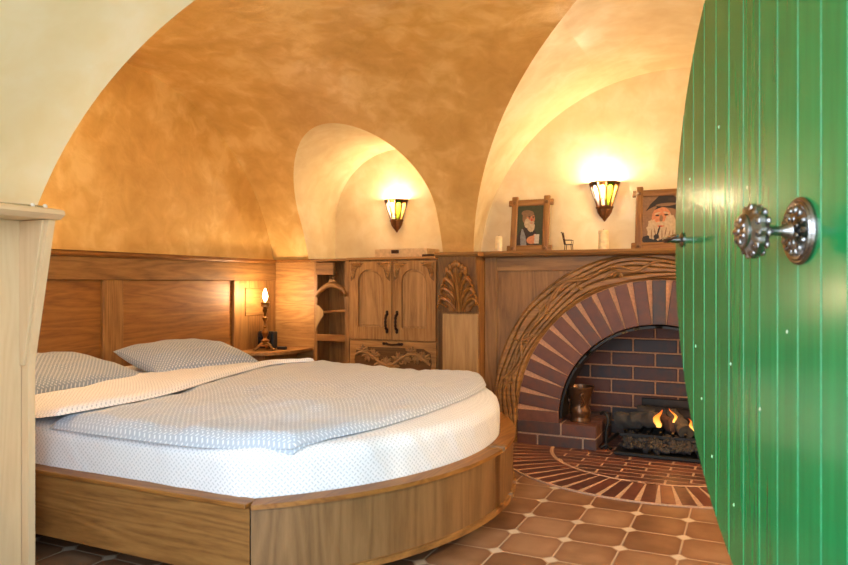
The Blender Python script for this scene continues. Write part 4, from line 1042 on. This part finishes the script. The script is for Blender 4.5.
# ------------------------------------------------------------ green round door, standing open
DA = math.atan(0.057); DD = (FW*math.cos(DA) + RT*math.sin(DA)).normalized()       # along the leaf, away from the camera
DN = -(RT*math.cos(DA) - FW*math.sin(DA)).normalized()                              # towards the seen face
PD = 0.66
D0 = RT*PD/ (1.0) * math.cos(DA)**0                                                # foot of the plane on the camera's lateral axis
def dp(s, z, n=0.0):          # s depth along the camera axis, z height, n off the face
    p = FW*s + RT*(PD + .057*s); return Vector((p.x, p.y, z)) + DN*n
DS, DZ, DR = 1.237, 1.017, .936
dt = bpy.data.objects.new('door_1', None); C.objects.link(dt); dt.location = dp(DS, DZ); struct(dt)
b = B(); w = .0885; s0 = .8775+1.2205; planks = []
sN = DS+DR*math.cos(DA)
n_pl = 22
lk = math.sqrt(1+.057**2)
for k in range(-2, n_pl):
    # plank seams measured from the photograph: n=0 at depth 2.089, decreasing towards the camera
    sa, sb = 2.089-(k+1)*.0893, 2.089-k*.0893
    sa, sb = max(sa, DS-DR+.004), min(sb, DS+DR-.0005)
    if sb-sa < .004: continue
    g = .0010; tp, bt_ = [], []
    m = 8
    for i in range(m+1):
        s = sa+g+(sb-sa-2*g)*i/m; hh = math.sqrt(max(0, DR**2-(s-DS)**2)); tp.append((s, DZ+hh)); bt_.append((s, DZ-hh))
    fr = [dp(s, z, 0) for s, z in tp] + [dp(s, z, 0) for s, z in bt_[::-1]]
    def ins(s): return max(sa+.0028, min(sb-.0028, s))
    front = [dp(ins(s), z-.004, .004) for s, z in tp] + [dp(ins(s), z+.004, .004) for s, z in bt_[::-1]]
    back = [dp(s, z, -.048) for s, z in tp] + [dp(s, z, -.048) for s, z in bt_[::-1]]
    V = [[b.bm.verts.new(q) for q in R] for R in (front, fr, back)]; nn = len(fr)
    b.bm.faces.new(V[0]); b.bm.faces.new(V[2][::-1])
    for A, D, mi in ((V[0], V[1], 1), (V[1], V[2], 0)):
        for i in range(nn):
            j = (i+1) % nn; f = b.bm.faces.new((A[i], A[j], D[j], D[i])); f.material_index = 1 if (mi == 1 and (i == m or i == nn-1)) else 0
b.build('door_leaf', [M['green'], M['green_glint']], dt)
b = B(); b.prism([(DS+(DR-.005)*math.cos(2*PI*k/96), DZ+(DR-.005)*math.sin(2*PI*k/96)) for k in range(96)], -.046, -.003, 'z')
for v in b.bm.verts: v.co = dp(v.co.x, v.co.y, v.co.z)
b.build('door_core', M['green'], dt)
for (s, z) in ((2.03, 1.20), (1.98, .72), (1.80, 1.30), (1.72, .70), (1.62, 1.12), (1.55, .62), (1.93, .58), (1.85, .44), (1.76, 1.62), (1.42, .80), (1.7, .36)):
    b = B(); c = dp(s, z, .0035); b.ball(c, .0028, .0028, .0045, 8, 6, M=None); b.build('nail_filler', M['filler'], dt, 60)
# knob
ks, kz = 1.362, 1.000
Rk = Matrix((DD.cross(Vector((0,0,1))).cross(DN).normalized(), Vector((0,0,1)), DN)).transposed()
Rk = Matrix((DD, Vector((0,0,1)), DN)).transposed()
kb = dp(ks, kz, .004)
kn = bpy.data.objects.new('door_knob', None); C.objects.link(kn); kn.parent = dt; kn.location = kb - dt.location
def scal(n, amp): return lambda a, r, h: r*(1+amp*abs(math.cos(a*n/2)))
b = B(); b.lathe([(0, 0), (.066, 0), (.066, .005), (.062, .009), (.058, .008), (.055, .012), (.050, .011), (.046, .013), (.030, .020), (.018, .022), (.014, .028), (0, .028)], kb, 96, M=Rk, mod=lambda a, r, h: r*(1+.012*math.cos(a*40)) if .052 < r < .063 else r)
for k in range(14):
    a = 2*PI*k/14; b.ball(kb+Rk @ Vector((.040*math.cos(a), .040*math.sin(a), .014)), .0095, .0065, .006, 8, 6, M=Rk @ Matrix.Rotation(a, 3, 'Z'))
for k in range(9):
    a = 2*PI*k/9; b.ball(kb+Rk @ Vector((.024*math.cos(a), .024*math.sin(a), .019)), .008, .005, .005, 8, 6, M=Rk @ Matrix.Rotation(a, 3, 'Z'))
b.build('rosette', M['pewter'], kn, 35)
b = B(); b.lathe([(0, .02), (.015, .022), (.014, .030), (.010, .036), (.009, .056), (.012, .064), (.016, .072), (0, .072)], kb, 32, M=Rk); b.build('neck', M['pewter'], kn, 40)
b = B(); b.lathe([(0, .066), (.018, .067), (.032, .072), (.047, .080), (.052, .088), (.051, .096), (.042, .104), (.034, .108), (.034, .112), (.030, .116), (.018, .120), (.0, .121)], kb, 72, M=Rk, mod=lambda a, r, h: r*(1+.035*math.cos(a*12)) if .068 < h < .106 else r)
for k in range(12):
    a = 2*PI*k/12+.13; b.ball(kb+Rk @ Vector((.042*math.cos(a), .042*math.sin(a), .0985)), .013, .0095, .005, 8, 6, M=Rk @ Matrix.Rotation(a, 3, 'Z'))
    b.ball(kb+Rk @ Vector((.044*math.cos(a), .044*math.sin(a), .080)), .0095, .009, .0055, 8, 6, M=Rk @ Matrix.Rotation(a, 3, 'Z'))
for k in range(7):
    a = 2*PI*k/7; b.ball(kb+Rk @ Vector((.020*math.cos(a), .020*math.sin(a), .118)), .0085, .0065, .004, 8, 6, M=Rk @ Matrix.Rotation(a, 3, 'Z'))
b.ball(kb+Rk @ Vector((0, 0, .120)), .009, .009, .005, 10, 8, M=Rk)
b.build('grip', M['pewter'], kn, 35)
# lever and lock plate at the free edge
lv = bpy.data.objects.new('lever_handle', None); C.objects.link(lv); lv.parent = dt; lb = dp(2.10, 1.028, .004); lv.location = lb - dt.location
b = B(); b.box(-.05, .05, -.0, .004, -.0, .0)if False else None
b.lathe([(0, 0), (.022, 0), (.022, .005), (.010, .009), (.009, .042), (0, .042)], lb, 20, M=Rk); b.build('spindle', M['pewter'], lv, 40)
b = B(); b.tube([lb+DN*.040, lb+DN*.052-DD*.004, lb+DN*.056-DD*.03, lb+DN*.055-DD*.11+Vector((0,0,.004)), lb+DN*.052-DD*.125+Vector((0,0,.003))], [.009, .010, .009, .007, .004], 10); b.build('lever', M['pewter'], lv, 60)
b = B(); c = dp(DS+DR-.001, .93, -.022); a = [c + DN*x + Vector((0,0,z)) for x, z in ((-.012, -.06), (.012, -.06), (.012, .06), (-.012, .06))]
q = DD*.002; vs = [b.bm.verts.new(p-q) for p in a] + [b.bm.verts.new(p+q) for p in a]
for f in ((0,1,2,3), (7,6,5,4), (0,4,5,1), (1,5,6,2), (2,6,7,3), (3,7,4,0)): b.bm.faces.new([vs[i] for i in f])
b.build('lock_plate', M['handle_iron'], dt)

# ------------------------------------------------------------ light, camera, view
w = bpy.data.worlds.new('World'); SC.world = w; w.use_nodes = True
nt = w.node_tree; bg = nt.nodes['Background']
bg.inputs[0].default_value = (0.80, 0.90, 1.0, 1); bg.inputs[1].default_value = 6.8
pl = bpy.data.lights.new('sky_portal', 'AREA'); pl.shape = 'DISK'; pl.size = 1.94; pl.cycles.is_portal = True
po_ = bpy.data.objects.new('sky_portal', pl); C.objects.link(po_); po_.location = (-.46, .22, 1.0); po_.rotation_euler = (math.radians(90), 0, 0)
cam = bpy.data.cameras.new('Camera'); cam.sensor_width = 36; cam.lens = FPX/848*36; cam.clip_start = .05
co = bpy.data.objects.new('Camera', cam); C.objects.link(co); co.location = (0, 0, CAMH); co.rotation_euler = (PI/2, 0, ANG)
cam.dof.use_dof = True; cam.dof.focus_distance = 3.4; cam.dof.aperture_fstop = 5.0
SC.camera = co
vs = SC.view_settings; vs.view_transform = 'Standard'; vs.look = 'None'; vs.gamma = 1.0; vs.use_curve_mapping = False; vs.exposure = 0.2
SC.cycles.use_denoising = True
SC.cycles.max_bounces = 10; SC.cycles.diffuse_bounces = 6
